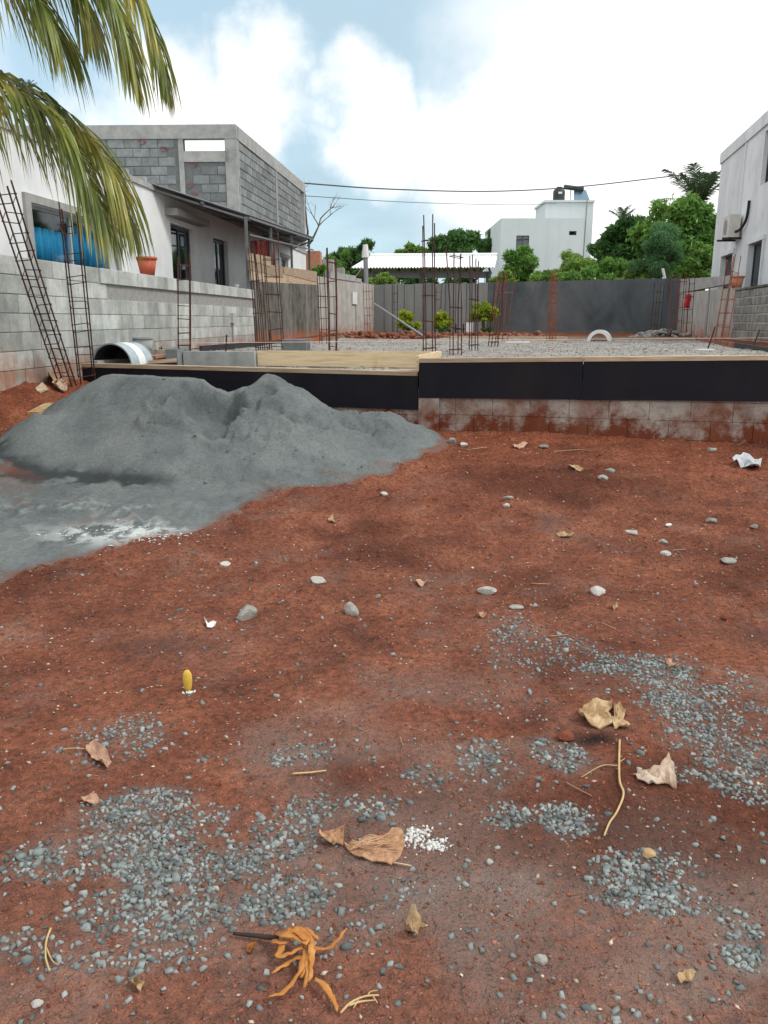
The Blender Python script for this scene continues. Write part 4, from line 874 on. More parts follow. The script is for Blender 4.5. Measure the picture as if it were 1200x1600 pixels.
# ------------------------------------------------------------------ trees
def leaves(rn, cen, rad, n, ls, elong=1.7, shell=.55, updir=.0):
    """diamond leaves spread through clumps"""
    cen = np.asarray(cen); rad = np.asarray(rad); w = rad**2; w = w/w.sum()
    k = rn.choice(len(cen), n, p=w)
    d = rn.normal(0, 1, (n, 3)); d /= np.linalg.norm(d, axis=1)[:, None]
    rr = rad[k]*(shell+(1.12-shell)*rn.uniform(0, 1, n)**.7)
    stray = rn.uniform(0, 1, n) < .10; rr = np.where(stray, rr*rn.uniform(1.0, 1.45, n), rr)
    p = cen[k]+d*rr[:, None]*np.array([1, 1, .8])
    a = rn.normal(0, 1, (n, 3))+d*.6; a[:, 2] -= .25; a /= np.linalg.norm(a, axis=1)[:, None]
    b = np.cross(a, rn.normal(0, 1, (n, 3))); b /= np.linalg.norm(b, axis=1)[:, None]
    c = np.cross(a, b)
    l = ls*rn.uniform(.6, 1.35, n)[:, None]; wd = l/elong*.6
    V = np.stack([p-a*l*.5, p+b*wd*.5+c*l*.08, p+a*l*.5, p-b*wd*.5+c*l*.08], 1).reshape(-1, 3)
    f = np.arange(n)[:, None]*4; Fq = np.concatenate([np.stack([f[:, 0], f[:, 0]+1, f[:, 0]+2], 1), np.stack([f[:, 0], f[:, 0]+2, f[:, 0]+3], 1)])
    return V, Fq
def tree(name, label, cat, px, pyc, rpx, rpy, Yd, m, n, ls, seed, nclump=26, group=None, zbase=.95, crm=.42, trunk=True, elong=1.7, depth=.8, lobes=None):
    rn = np.random.RandomState(seed); c = at(px, pyc, Yd); sc = Yd/1290.0; rx, rz = rpx*sc, rpy*sc
    root = thing(name, (c.x, Yd, zbase), label, cat, group)
    cen = []; rad = []
    while len(cen) < nclump:
        q = rn.uniform(-1, 1, 3); l = np.linalg.norm(q)
        if l > 1 or l < .25: continue
        cen.append((c.x+q[0]*rx*.88, Yd+q[1]*rx*depth*.85, c.z+q[2]*rz*.86)); rad.append(crm*min(rx, rz)*rn.uniform(.32, 1.05))
    V, Fq = leaves(rn, cen, rad, int(n*1.5), ls, elong, .35)
    mesh_np('crown', V, Fq, m, root)
    if trunk:
        mb = MB(); base = Vector((c.x+rx*.05, Yd, zbase-.05)); fork = Vector((c.x, Yd, max(zbase+.3, c.z-rz*.75)))
        mb.tube([base, base.lerp(fork, .5)+Vector((.05*rx, 0, 0)), fork], .07*rx+.04, 7, True, .05*rx+.03)
        for i in range(0, nclump, 3):
            e = Vector(cen[i]); mid = fork.lerp(e, .5)+Vector((0, 0, .1*rz)); mb.tube([fork, mid, e], .035*rx+.01, 5, False, .012)
        mb.build('trunk', 'bark', root)
    return root
G = 'trees beyond the far wall'
tree('tree', 'loose dark green tree to the left of the white-roofed pavilion', 'tree', 560, 408, 48, 32, 52, 'leaf_dark', 5200, .42, 1, 26, G, crm=.36, elong=3)
tree('tree', 'small spreading mid green tree between the pale wall and the pavilion', 'tree', 524, 414, 26, 30, 44, 'leaf_mid', 2200, .34, 2, 14, G, crm=.40, elong=2.4)
tree('tree', 'pale yellow-green bush showing just above the pavilion ridge', 'tree', 655, 402, 38, 22, 56, 'leaf_light', 3000, .38, 3, 18, G, crm=.46)
tree('tree', 'round dense dark green mango tree above the pavilion roof', 'tree', 710, 388, 34, 32, 54, 'leaf_dark', 7000, .34, 4, 34, G, crm=.42)
tree('tree', 'dark tree half hidden behind the far white house', 'tree', 773, 385, 26, 24, 66, 'leaf_dark', 3600, .42, 5, 20, G, crm=.45)
tree('tree', 'bright green leafy tree in front of the far white house', 'tree', 815, 424, 34, 36, 46, 'leaf_mid', 4200, .36, 6, 24, G, crm=.42, elong=2.6)
tree('tree', 'yellow-green bush beside the right end of the pavilion', 'tree', 790, 440, 22, 18, 40, 'leaf_light', 1800, .26, 7, 14, G, crm=.46)
tree('tree', 'light feathery tree at the right corner of the far white house', 'tree', 900, 425, 36, 36, 42, 'leaf_light', 4200, .28, 8, 24, G, crm=.40, elong=3.2)
tree('tree', 'tall dark spreading tree to the right of the far white house', 'tree', 975, 388, 56, 52, 44, 'leaf_dark', 9500, .32, 9, 46, G, crm=.34)
tree('tree', 'large mid green tree next to the right-hand house', 'tree', 1060, 372, 66, 62, 40, 'leaf_mid', 11000, .29, 10, 50, G, crm=.34)
tree('tree', 'soft blue-green feathery tree just behind the dark far wall', 'tree', 1035, 400, 48, 44, 35, 'leaf_blue', 10500, .16, 11, 40, G, crm=.36, elong=3.5)
tree('tree', 'low dark bush behind the dark far wall below the tall tree', 'tree', 955, 430, 44, 26, 38, 'leaf_mid', 4800, .24, 12, 26, G, crm=.42)
tree('tree', 'low leafy tree close to the corner of the right-hand house', 'tree', 1097, 410, 26, 42, 34, 'leaf_mid', 4400, .20, 13, 24, G, crm=.45)
tree('tree', 'dim green thicket under the pavilion roof', 'tree', 650, 440, 95, 26, 52, 'leaf_dark', 6500, .34, 14, 40, G, crm=.5)
tree('tree', 'light green bush below the pavilion eave beside the pale wall', 'tree', 600, 440, 24, 14, 38, 'leaf_light', 1600, .22, 15, 14, G, crm=.5)
tree('tree', 'small green shrub behind the stepped beige wall', 'tree', 498, 432, 12, 24, 32, 'leaf_mid', 1200, .22, 16, 12, G, crm=.5)
for i, (px, Yd, mm, lab) in enumerate(((875, 36, 'leaf_mid', 'low hedge bush behind the dark wall below the far white house'), (1000, 35.5, 'leaf_light', 'low yellowish bush hugging the top of the dark far wall'), (925, 37, 'leaf_mid', 'low bush behind the dark wall under the light feathery tree'), (1085, 34.5, 'leaf_mid', 'low bush filling the corner beside the right-hand house'), (850, 40, 'leaf_light', 'low pale bush in front of the far white house doorway'))):
    tree('tree', lab, 'bush', px, 446, 40, 24, Yd, mm, 3800, .22, 60+i, 26, G, crm=.5)
# ornamental shrubs at the foot of the back wall
for i, (px, py, rx, ry) in enumerate(((638, 502, 20, 18), (692, 502, 18, 16), (755, 488, 23, 20))):
    lab = ('yellow-green clipped shrub nearest the pale left wall', 'smallest yellow-green clipped shrub between two others', 'tallest bright yellow-green shrub on a bare stem')[i]
    Ys = (31.2, 30.8, 30.2)[i]
    tree('shrub', lab, 'shrub', px, py, rx, ry, Ys, 'leaf_shrub', 2600, .12, 30+i, 26, 'shrubs along the far wall', .98, .38)
    tree('shrub', ('dark leafy undergrowth below the shrub nearest the pale wall', 'dark leafy undergrowth below the smallest shrub', 'thin dark undergrowth around the bare stem of the tallest shrub')[i], 'undergrowth', px+4, (519, 516, 518)[i], rx*(.9, .9, .5)[i], 8, Ys-.3, 'leaf_dark', 1100, .12, 40+i, 12, None, .98, .6, False)
# bare tree
rn = random.Random(3); bt_ = thing('bare_tree', at(486, 440, 44), 'leafless twiggy tree beyond the corner of the block building', 'tree')
mb = MB()
def br(p, d, l, r, dep):
    pts = [p]; 
    for k in range(4): d = (d+Vector((rn.uniform(-.25, .25), rn.uniform(-.2, .2), rn.uniform(-.12, .16)))).normalized(); pts.append(pts[-1]+d*l/4)
    mb.tube(pts, r, 5, False, r*.45)
    if dep:
        for k in range(3): br(pts[rn.choice((2, 3, 4))], (d+Vector((rn.uniform(-.9, .9), rn.uniform(-.5, .5), rn.uniform(-.2, .7)))).normalized(), l*.62, r*.5, dep-1)
b0 = at(478, 440, 44); br(Vector((b0.x, 44, .9)), Vector((.05, 0, 1)), 4.2, .12, 0); br(at(480, 385, 44), Vector((.55, 0, .8)), 1.6, .07, 3); br(at(480, 375, 44), Vector((.2, 0, 1)), 1.7, .07, 3)
mb.build('branches', 'bark', bt_)
# ------------------------------------------------------------------ palms
def frond(rn, path, L, n, w, mb, rb, droop=.9, seg=4, side=None, sag=1.0, spread=.9, prof=None, fwd=1.0):
    P = catmull(path, 10); k = len(P); rb.tube(P, lambda t: .022*L*1.1*(1-.85*t)+.002, 6)
    for i in range(n):
        t = (i+.5)/n*.97+.02; q = t*(k-1); a = int(q); p = P[a].lerp(P[min(a+1, k-1)], q-a)
        tg = (P[min(a+1, k-1)]-P[max(a-1, 0)]).normalized(); sd = tg.cross(Vector((0, 0, 1))); sd.normalize()
        up = sd.cross(tg)
        ln = L*(prof(t) if prof else (.14+.86*math.sin(math.pi*min(1, t*.84+.13))**.7))*rn.uniform(.85, 1.12)
        for s in (-1, 1):
            d = (sd*s*spread*rn.uniform(.75, 1.1)+tg*(.45+.55*t)*fwd*rn.uniform(.8, 1.2)+up*rn.uniform(.05, .35)).normalized(); pos = p.copy(); o = len(mb.v)
            ww = w*rn.uniform(.75, 1.15); rows = []
            for j in range(seg+1):
                u = j/seg; wj = ww*(1-u**1.8)*(.55+.45*min(1, u*4)); fold = tg*.6+Vector((0, 0, 0))
                e = d.cross(Vector((0, 0, 1))); 
                if e.length < .12: e = tg-d*tg.dot(d)
                e = (e.normalized()*.55+(tg-d*tg.dot(d))*.9).normalized()
                mb.v += [tuple(pos-e*wj/2), tuple(pos+Vector((0, 0, .18*wj))), tuple(pos+e*wj/2)]
                d = (d+Vector((0, 0, -droop*(.55+.6*u)*sag*1.6/seg))).normalized(); pos = pos+d*ln/seg
            for j in range(seg):
                b = o+j*3; mb.f += [[b, b+1, b+4, b+3], [b+1, b+2, b+5, b+4]]
Yp = 5.6; rn = random.Random(21)
pr = thing('coconut_palm', (-4.3, 5.7, tz(-4.3, 5.7)), 'coconut palm whose yellow-green fronds arch over the white house', 'palm tree')
ctop = Vector((-4.15, 5.65, 4.15)); tb_ = Vector((-4.3, 5.7, tz(-4.3, 5.7)-.05))
MB().tube([tb_, tb_.lerp(ctop, .35)+Vector((-.12, 0, 0)), tb_.lerp(ctop, .75)+Vector((-.08, 0, 0)), ctop], .17, 12, True, .10).build('trunk', 'palmtrunk', pr, None, True)
FR = [([(-330, -90), (-150, -20), (-40, 92), (60, 148), (128, 208), (170, 272), (194, 335)], 5.5, .92, 104, .027), ([(-340, -60), (-180, 10), (-60, 108), (40, 150), (98, 210), (134, 280), (154, 335)], 5.15, .85, 92, .027),
      ([(-340, -150), (-180, -175), (-40, -150), (70, -108), (138, -48), (180, 30), (204, 112)], 5.3, .80, 100, .027), ([(-300, -190), (-120, -235), (40, -190), (146, -105), (206, -15), (236, 58), (252, 122)], 6.0, .74, 96, .027),
      ([(-330, -140), (-220, -170), (-130, -150), (-50, -105), (15, -50), (62, 10), (84, 50)], 5.0, .80, 96, .027),
      ([(-330, -150), (-210, -200), (-100, -190), (0, -150), (70, -92), (112, -25), (132, 40)], 5.7, .84, 96, .027)]
for (pts, Yf, L, n, w) in FR:
    path = [ctop]+[at(a, b, Yf+.0*i) for i, (a, b) in enumerate(pts)][1:]
    mb = MB(); rb = MB(); frond(rn, path, L, n, w, mb, rb, 1.9, 6, spread=.6, fwd=.55)
    f = mb.build('frond', 'leaf_palm', pr); rb.build('rib', 'rachis', f, None, True)
for k, (ang, el, ln) in enumerate([(150, 25, 2.4), (185, 40, 2.3), (215, 20, 2.3), (250, 35, 2.4), (100, 50, 2.2), (130, 60, 2.3)]):
    d = Vector((math.cos(R(ang)), math.sin(R(ang)), math.tan(R(el)))); path = [ctop+Vector((d.x, d.y, 0))*ln*t+Vector((0, 0, d.z*ln*t*.9-1.2*ln*t*t*.7)) for t in np.linspace(0, 1, 6)]
    mb = MB(); rb = MB(); frond(rn, path, .62, 40, .036, mb, rb, .8, 4); f = mb.build('frond', 'leaf_palm', pr); rb.build('rib', 'rachis', f, None, True)
def far_palm(label, px, py, Yd, fl, seed, nf=15, up=0):
    rn = random.Random(seed); c = at(px, py, Yd); root = thing('coconut_palm', (c.x, Yd, .9), label, 'palm tree', 'far coconut palms')
    MB().tube([(c.x+.3, Yd, .9), (c.x+.15, Yd, c.z*.5), (c.x, Yd, c.z)], .16, 8, True, .10).build('trunk', 'palmtrunk', root, None, True)
    for k in range(nf):
        ang = k*2.4+rn.uniform(-.3, .3); el = rn.uniform(.5, 1.8) if k < nf*.4 else rn.uniform(1.6, 5.0); ln = fl*rn.uniform(.8, 1.1); hr = 1/math.sqrt(1+el*el)*1.25
        path = [Vector((c.x+math.cos(ang)*ln*hr*t, Yd+math.sin(ang)*ln*hr*t, c.z+ln*(el*hr*t*.85-.34*t*t))) for t in np.linspace(0, 1, 5)]
        mb = MB(); rb = MB(); frond(rn, path, fl*.26, 26, fl*.03, mb, rb, .7, 2); f = mb.build('frond', 'farpalm', root); rb.build('rib', 'rachis', f)
far_palm('tall coconut palm rising behind the large tree near the right-hand house', 1090, 322, 46, 2.9, 1, 18)
far_palm('small far coconut palm peeking over the tree right of the far white house', 972, 345, 60, 1.5, 2, 12)
far_palm('distant coconut palm top seen past the near fronds above the white house', 44, 140, 70, 1.1, 3, 9)
# ------------------------------------------------------------------ overhead cables
for lab, pts, Yc in (('dark overhead cable sagging from the block building towards the right-hand palm', [(472, 286), (600, 295), (760, 299), (900, 292), (1060, 274)], (34, 38, 42, 44, 45)), ('thin lower overhead cable under the thicker one', [(476, 306), (640, 316), (800, 320), (870, 318)], (34, 42, 50, 61))):
    P = catmull([at(a, b, y) for (a, b), y in zip(pts, Yc)], 10); tag(MB().tube(P, .028 if 'thin' not in lab else .014, 5).build('overhead_cable', 'cable', None), lab, 'cable')
# ------------------------------------------------------------------ rebar cages
def cage(label, bx, by, tx, ty, w=.15, Yd=None, n=4, r=.0085, sp=.19, m='rust', zb=None, rot=.25, top=1.0, splay=0.0, lean_y=0, zoff=0, seed=0, tie=1.0):
    rn = random.Random(seed+int(bx))
    if Yd is None:
        d = ray(bx, by); Yd = (EYE-(BED+.0))/(-d.z/d.y)
    b = at(bx, by, Yd); t = at(tx, ty, Yd+lean_y)
    z0 = zb if zb is not None else zbed(b)-.04+zoff
    b.z = z0
    root = thing('rebar_cage', b, label, 'rebar cage', 'rebar column cages standing on the plot')
    ax = (t-b).normalized(); e1 = Vector((math.cos(rot), math.sin(rot), 0)); e1 = (e1-ax*e1.dot(ax)).normalized(); e2 = ax.cross(e1)
    ln = (t-b).length
    cs = [(-1, -1), (1, -1), (1, 1), (-1, 1)][:n] if n == 4 else [(-1, -1), (1, -1), (1, 1), (-1, 1), (0, -1), (0, 1)][:n]
    for i, (p, q) in enumerate(cs):
        o = (e1*p+e2*q)*w/2; k = 1+rn.uniform(-.07, .05); sx_ = Vector((rn.uniform(-1, 1), rn.uniform(-1, 1), 0))*splay
        pts = [b+o, b+o+ax*ln*.5+Vector((rn.uniform(-.01, .01), 0, 0)), b+o+ax*ln*k+sx_]
        MB().tube(pts, r, 6).build('bar', m, root)
    h = .08+rn.uniform(0, .06)
    while h < ln*.93*tie:
        c = b+ax*h; sc = w/2+r*1.2; tl = rn.uniform(-.012, .012)
        pts = [c+(e1*p+e2*q)*sc+ax*tl*p for p, q in ((-1, -1), (1, -1), (1, 1), (-1, 1), (-1, -1), (-.6, -1))]
        MB().tube(pts, r*.62, 5).build('stirrup', m, root); h += sp*rn.uniform(.88, 1.15)
    return root
cage('rebar cage leaning left against the block wall, its foot off the formwork corner', 108, 606, -4, 268, .14, 9.6, zb=tz(-3.65, 9.6)-.03, sp=.20, rot=.1, lean_y=-1.75)
cage('tall rebar cage standing by the half drum in front of the curtained window', 134, 572, 107, 318, .17, 9.95, zb=.78, sp=.27, rot=.5, lean_y=-.9)
cage('short rebar cage with a square cap at the end of the concrete kerb', 287, 552, 287, 402, .16, 11.7, zb=PORCH-.04, sp=.19, rot=.3)
cage('rusty rebar cage leaning beside the first awning post', 409, 544, 396, 378, .14, 12.6, sp=.5, rot=.4, splay=.05, n=6)
cage('wider rebar cage leaning in front of the hanging red cloths', 433, 544, 420, 368, .20, 13.2, sp=.26, rot=.3, splay=.03)
cage('slim rebar cage at the end of the dark mossy wall', 507, 535, 503, 428, .15, 16.5, sp=.22, rot=.4)
cage('rebar cage with bunched bar tops near the pale left wall', 520, 546, 519, 395, .11, 12.8, sp=.24, rot=.2, splay=.03)
cage('far rebar cage tied to the tall pole at the pale wall corner', 577, 527, 574, 440, .20, 26, zb=1.0, sp=.24, m='redrust', rot=.5)
cage('far rebar cage leaning on the precast wall nearest the pale wall', 617, 521, 617, 446, .20, 32.6, zb=.95, sp=.3, rot=.1)
cage('tallest rebar cage rising beside the end of the pine plank', 671, 554, 669, 343, .13, 10.95, sp=.34, rot=.25, splay=.02)
cage('far rebar cage on the precast wall behind the smallest shrub', 683, 521, 686, 447, .20, 31.8, zb=.95, sp=.3, rot=.1)
cage('rebar cage with one bent bar tip, second from the plank end', 712, 553, 713, 388, .12, 11.1, sp=.3, rot=.3, splay=.06)
cage('slender rebar cage in front of the tallest yellow-green shrub', 740, 546, 741, 398, .10, 12.6, sp=.35, rot=.3)
cage('red rusty bundle of long bars where precast wall meets dark wall', 781, 531, 790, 424, .26, 18.5, sp=.9, rot=.3, splay=.08, n=6, m='redrust')
cage('slanting rebar cage just in front of the red bar bundle', 770, 541, 783, 430, .12, 14.2, sp=.6, rot=.3, splay=.04)
cage('red rusty bar bundle alone in front of the dark wall', 861, 531, 865, 425, .14, 18.8, sp=.2, rot=.4, m='redrust', n=6)
cage('far rebar cage leaning on the dark wall near its right end', 1023, 523, 1031, 438, .20, 24.5, zb=.98, sp=.3, rot=.2)
cage('red-tipped rebar cage carrying a red rag in the far right corner', 1055, 526, 1062, 424, .26, 22.0, zb=1.0, sp=.35, rot=.3, m='redrust')
cage('dark rebar cage between the red-tipped cage and the pale right wall', 1072, 526, 1078, 430, .18, 21.5, zb=1.0, sp=.32, rot=.4)
cage('rebar cage leaning outwards against the olive right wall below the air conditioner', 1126, 534, 1148, 397, .16, 15.6, sp=.24, rot=.3, m='redrust', lean_y=.2)
rg = at(1072, 470, 21.6); m = MB()
V = [];
for i in range(7):
    for j in range(5): V.append((rg.x-.07+.14*j/4+.02*math.sin(i), rg.y-.13+.03*math.sin(j*2+i*.5), rg.z+.16-.34*i/6))
Fq = [[i*5+j, i*5+j+1, i*5+j+6, i*5+j+5] for i in range(6) for j in range(4)]
ro = mesh_np('red_rag', V, Fq, 'redcloth', None, None, True); md = ro.modifiers.new('s', 'SOLIDIFY'); md.thickness = .012; tag(ro, 'small red rag tied to a rebar cage in the far right corner', 'rag')
# cloths under the awning
for k, (px, top, bot, w) in enumerate(((400, 377, 412, .34), (411, 376, 418, .42))):
    c = at(px, top, 21.3); hgt = at(px, top, 21.3).z-at(px, bot, 21.3).z; V = []
    for i in range(9):
        for j in range(13): V.append((c.x-w/2+w*j/12*(1+.12*i/8)+.05*i/8, c.y+.05*math.sin(j*1.7+.25*i+k), c.z-hgt*i/8-.02*math.cos(j*.9)*(i == 8)))
    Fq = [[i*13+j, i*13+j+1, i*13+j+14, i*13+j+13] for i in range(8) for j in range(12)]
    o = mesh_np('hanging_cloth', V, Fq, 'cloth', None, None, True); md = o.modifiers.new('s', 'SOLIDIFY'); md.thickness = .01
    tag(o, ('dark red cloth hanging under the awning beside the post', 'wider red striped cloth hanging under the awning')[k], 'cloth')
a, b = at(392, 377, 21.3), at(432, 372, 21.3); tag(MB().tube([a, (a+b)/2+Vector((0, 0, -.01)), b], .01, 5).build('clothes_line', 'cable'), 'thin clothes line carrying the red cloths under the awning', 'line')
# string line over the bed
pts = [at(277, 536, 11.6), at(640, 533, 12.5), at(905, 530, 13.2), at(1215, 528, 13.6)]; tag(MB().tube(pts, .0045, 5).build('string_line', 'string'), 'pinkish mason string stretched across the stone bed', 'string')
# pots
def pot(label, c, r0, r1, h, m, rim=.02):
    t = thing('plant_pot', c, label, 'pot')
    MB().lathe(c, [(0, 0), (r0, 0), (r1*.985, h*.86), (r1*.9, h*.86), (r0*.9, .02), (0, .02)], 26).build('body', m, t, None, True)
    MB().lathe(c, [(r1*.9, h*.85), (r1*1.06, h*.85), (r1*1.08, h*.93), (r1*1.04, h), (r1*.94, h), (r1*.92, h*.86)], 26, closed=True).build('rim', m, t, None, True)
    return t
s, z = LW.hit(230, 427, -.08); c = LW.pt(s, -.075, 2.172); wz = LW.hit(230, 402, -.08)[1]
pot('terracotta coloured plastic pot standing on the light grey block wall', c, .105, .15, max(.2, wz-2.17), 'pot')
s, z = RW.hit(1143, 450, -.12); c = RW.pt(s1_+.3, -.08, 2.33); pot('worn clay pot on the right boundary wall beside the leaning cage', c, .12, .17, .30, 'clay')
p_ = pot('small grey cup on the left block wall near the glass door', LW.pt(LW.hit(370, 447, -.08)[0], -.08, 2.172), .04, .05, .08, 'tub')
# half drum moulds
def half_drum(label, c, ax, r, L, bands, m, th=.012, cap=True):
    c = Vector(c); ax = Vector(ax).normalized(); sd = ax.cross(Vector((0, 0, 1))).normalized(); t = thing('half_drum', c, label, 'drum')
    prof = [(r, -L/2), (r, L/2), (r-th, L/2), (r-th, -L/2)]
    MB().lathe(c, prof, 28, sd, (0, 0, 1), ax, True, 0, math.pi).build('shell', m, t, None, False)
    if cap: MB().lathe(c, [(r-.013, L/2-.02), (r-.013, L/2-.008), (.0, L/2-.008), (.0, L/2-.02)], 28, sd, (0, 0, 1), ax, True, 0, math.pi).build('dark_end_cap', 'darkmetal', t)  # dark half disc added inside so the hollow drum looks unlit
    if cap: MB().lathe(c, [(r-.0135, -L/2+.03), (r-.0135, L/2-.03), (r-.016, L/2-.03), (r-.016, -L/2+.03)], 28, sd, (0, 0, 1), ax, True, 0, math.pi).build('inner_shade', 'darkmetal', t)  # near-black skin puts the shade inside the shell into its colour
    for (a, b, mm) in bands: MB().lathe(c, [(r+.001, a), (r+.006, a), (r+.006, b), (r+.001, b)], 28, sd, (0, 0, 1), ax, True, 0, math.pi).build('band', mm, t)
    return t
d1, d2 = at(176, 571, 10.55), at(208, 566, 11.15); d1.z = d2.z = PORCH+.03; mid = (d1+d2)/2
half_drum('half of a cut grey drum with a white band lying on the porch', mid, d2-d1, .275, (d2-d1).length+.05, [(-.10, .10, 'drumwhite'), (-.335, -.32, 'tub'), (.32, .335, 'tub')], 'drum')
c = at(937, 531, 18.9); c.z = zbed(c)-.02; half_drum('white half drum standing as an arch at the far edge of the stone bed', c, (.35, 1, 0), .265, .45, [(-.2, -.16, 'drumwhite')], 'drumwhite', .075, False)
# tub, boards and bits behind the drum
c = at(222, 549, 12.1); c.z = max(PORCH-.02, c.z-.05); t = thing('plastic_tub', c, 'grey plastic tub behind the half drum against the block wall', 'tub')
MB().lathe(c, [(0, 0), (.13, 0), (.17, .24), (.155, .24), (.12, .02), (0, .02)], 22).build('body', 'tub', t, None, True); MB().lathe(c, [(.155, .235), (.185, .235), (.185, .255), (.155, .255)], 22, closed=True).build('rim', 'tub', t)
def board(label, p, q, w, h, m='oldwood', nm='timber_offcut', cat='timber'):
    p, q = Vector(p), Vector(q); d = q-p; sd = d.cross(Vector((0, 0, 1))).normalized()*w/2; u = Vector((0, 0, h))
    o = MB().hexa([p-sd, p+sd, q+sd, q-sd, p-sd+u, p+sd+u, q+sd+u, q-sd+u]).build(nm, m); return tag(o, label, cat)
board('reddish board lying behind the half drum', at(238, 560, 11.6), at(270, 556, 11.9), .16, .04, 'clay')
board('dark board crossing the reddish one beside the kerb', at(243, 552, 11.9), at(272, 550, 12.1), .12, .05, 'oldwood')
for k, (px, py, Yk) in enumerate(((463, 545, 12.9), (270, 546, 12.2))):
    c = at(px, py, Yk); c.z = zbed(c)-.01 if k == 0 else PORCH+.02; me = bev_block('concrete_block', .40, .2, .19, .012, 'newblock', 70+k); o = link(bpy.data.objects.new('concrete_block', me), None, c); o.rotation_euler = (0, 0, -.2+.5*k)
    tag(o, ('single grey concrete block lying alone on the stone bed', 'dark grey block lying between the tub and the kerb')[k], 'block')
for k, (px, py, l, lab) in enumerate(((420, 542, .35, 'short red-brown peg in front of the two leaning cages'), (352, 545, .3, 'rusty peg standing by the string at the block wall'), (250, 556, .28, 'rusty peg beside the reddish board'), (1175, 536, .35, 'thin dark peg near the olive right wall'), (1106, 530, .4, 'slanting dark peg at the foot of the pale right wall'))):
    c = at(px, py, 13 if px > 400 else 12); c.z = (PORCH if px < 300 else BED)-.06 if px < 1000 else 1.0; tag(MB().tube([c, c+Vector((.03 if px < 1000 else .1, 0, l))], .012, 6).build('peg', 'rust'), lab, 'peg')
# pole, leaning pipe and far bits
c = at(574, 450, 33.4); tp = at(571, 382, 33.4); t = thing('pole', (c.x, 33.4, 1.0), 'slim grey pole with a white top at the far corner of the pale wall', 'pole'); MB().tube([(c.x, 33.4, .95), (tp.x, 33.4, tp.z-.5)], .10, 8).build('shaft', 'galv', t); MB().tube([(tp.x, 33.4, tp.z-.5), (tp.x, 33.4, tp.z)], .17, 8, True, .10).build('cap', 'whiteplastic', t)
a, b = at(584, 474, 30), at(662, 513, 21.5); b.z = 1.08; tag(MB().tube([a, b], .035, 7).build('leaning_pipe', 'galv'), 'long grey pipe slanting down from the pale wall to the stone bed', 'pipe')
c = at(733, 517, 27); tag(MB().box((c.x-.10, c.y, .98), (c.x+.12, c.y+.03, 1.42)).build('white_board', 'whiteplastic'), 'small upright white board near the tallest shrub', 'board')
c = at(718, 516, 26); t = thing('stand', (c.x, c.y, 1.0), 'small black metal stand left of the upright white board', 'stand')
for dx_ in (-.12, .12): MB().box((c.x+dx_-.02, c.y-.02, .98), (c.x+dx_+.02, c.y+.02, 1.38)).build('leg', 'black', t)
MB().box((c.x-.16, c.y-.04, 1.2), (c.x+.16, c.y+.04, 1.24)).build('crossbar', 'black', t)
c = at(1034, 437, 33); tag(MB().tube([(c.x, 30.8, 1), (c.x*30.8/33, 30.8, 3.35)], .05, 6).build('white_post', 'whiteplastic'), 'thin white post rising behind the dark far wall', 'post')
rn = random.Random(8)
def rock(label, c, sx_, sy_, sz_, m='rock', seed=0, nm='stone', rot=0, cat='stone', tilt=0):
    V = []; rnn = np.random.RandomState(seed); nu, nv = 14, 9
    for i in range(nv+1):
        th = math.pi*i/nv
        for j in range(nu):
            ph = 2*math.pi*j/nu; V.append((math.sin(th)*math.cos(ph), math.sin(th)*math.sin(ph), math.cos(th)))
    V = np.array(V)
    for _ in range(9):      # chip flat facets
        d = rnn.normal(0, 1, 3); d /= np.linalg.norm(d); h = rnn.uniform(.55, .86); q = V@d; V = V-np.clip(q-h, 0, 9)[:, None]*d*.92
    V = V*(1+.05*vnoise(V[:, 0]*3+seed, V[:, 1]*3+V[:, 2]*2, seed)[:, None])
    V = V*np.array([sx_, sy_, sz_])/2; ca, sa = math.cos(rot), math.sin(rot); x = V[:, 0]*ca-V[:, 1]*sa; y = V[:, 0]*sa+V[:, 1]*ca
    V = np.stack([x+c.x, y+c.y, V[:, 2]+c.z], 1)
    Fq = [[i*nu+j, (i+1)*nu+j, (i+1)*nu+(j+1) % nu, i*nu+(j+1) % nu] for i in range(nv) for j in range(nu)]
    return tag(mesh_np(nm, V, Fq, m, None, None, False), label, cat)
# rubble at the left wall foot and on the far bed
g0, g1 = ground_at(52, 650), ground_at(80, 640); board('short tan plank on the red bank left of the sand heap', g0+Vector((0, 0, .0)), g1+Vector((0, 0, .03)), .12, .04, 'husk')
u_ = rs.normal(0, .35, 160)*1.2+9.5; yy = rs.normal(0, .35, 160)+23.2
xr = at(1040, 525, 22).x+rs.normal(0, .45, 160); yr = 22.2+rs.normal(0, .35, 160)
tag(scatter('far_rubble', xr, yr, np.full(160, 1.0)+.22*np.exp(-((xr-xr.mean())/.5)**2)*rs.uniform(.2, 1, 160), .04+.07*rs.uniform(0, 1, 160), 'bedstone', 29, flat=.8), 'grey rubble heaped in the far right corner', 'rubble', kind='stuff')
xr = rs.uniform(-1.8, 4.5, 500); yr = 23.5+rs.uniform(-1.6, 1.8, 500)-.15*xr
tag(scatter('red_earth_ridge', xr, yr, np.full(500, .98)+.14*rs.uniform(0, 1, 500)*np.clip(1-np.abs(yr-23.5)/2, 0, 1), .05+.08*rs.uniform(0, 1, 500), 'crumb', 31, flat=.8), 'ridge of loose red earth beyond the stone bed', 'soil', kind='stuff')
for k, (px, py, w, lab) in enumerate(((790, 530, .5, 'pale strip of board near the red bar bundle'), (985, 545, .0, ''), (590, 566, .35, 'pale splintered lath lying on the porch stones'), (620, 567, .25, 'short pale stick beside the splintered lath'))):
    if not lab: continue
    Yk = 17 if k == 0 else 9.9; c = at(px, py, Yk); c.z = zbed(c)+.012; board(lab, c, c+Vector((w, .02, 0)), .05, .025, 'pine' if k else 'drumwhite', 'lath', 'lath')
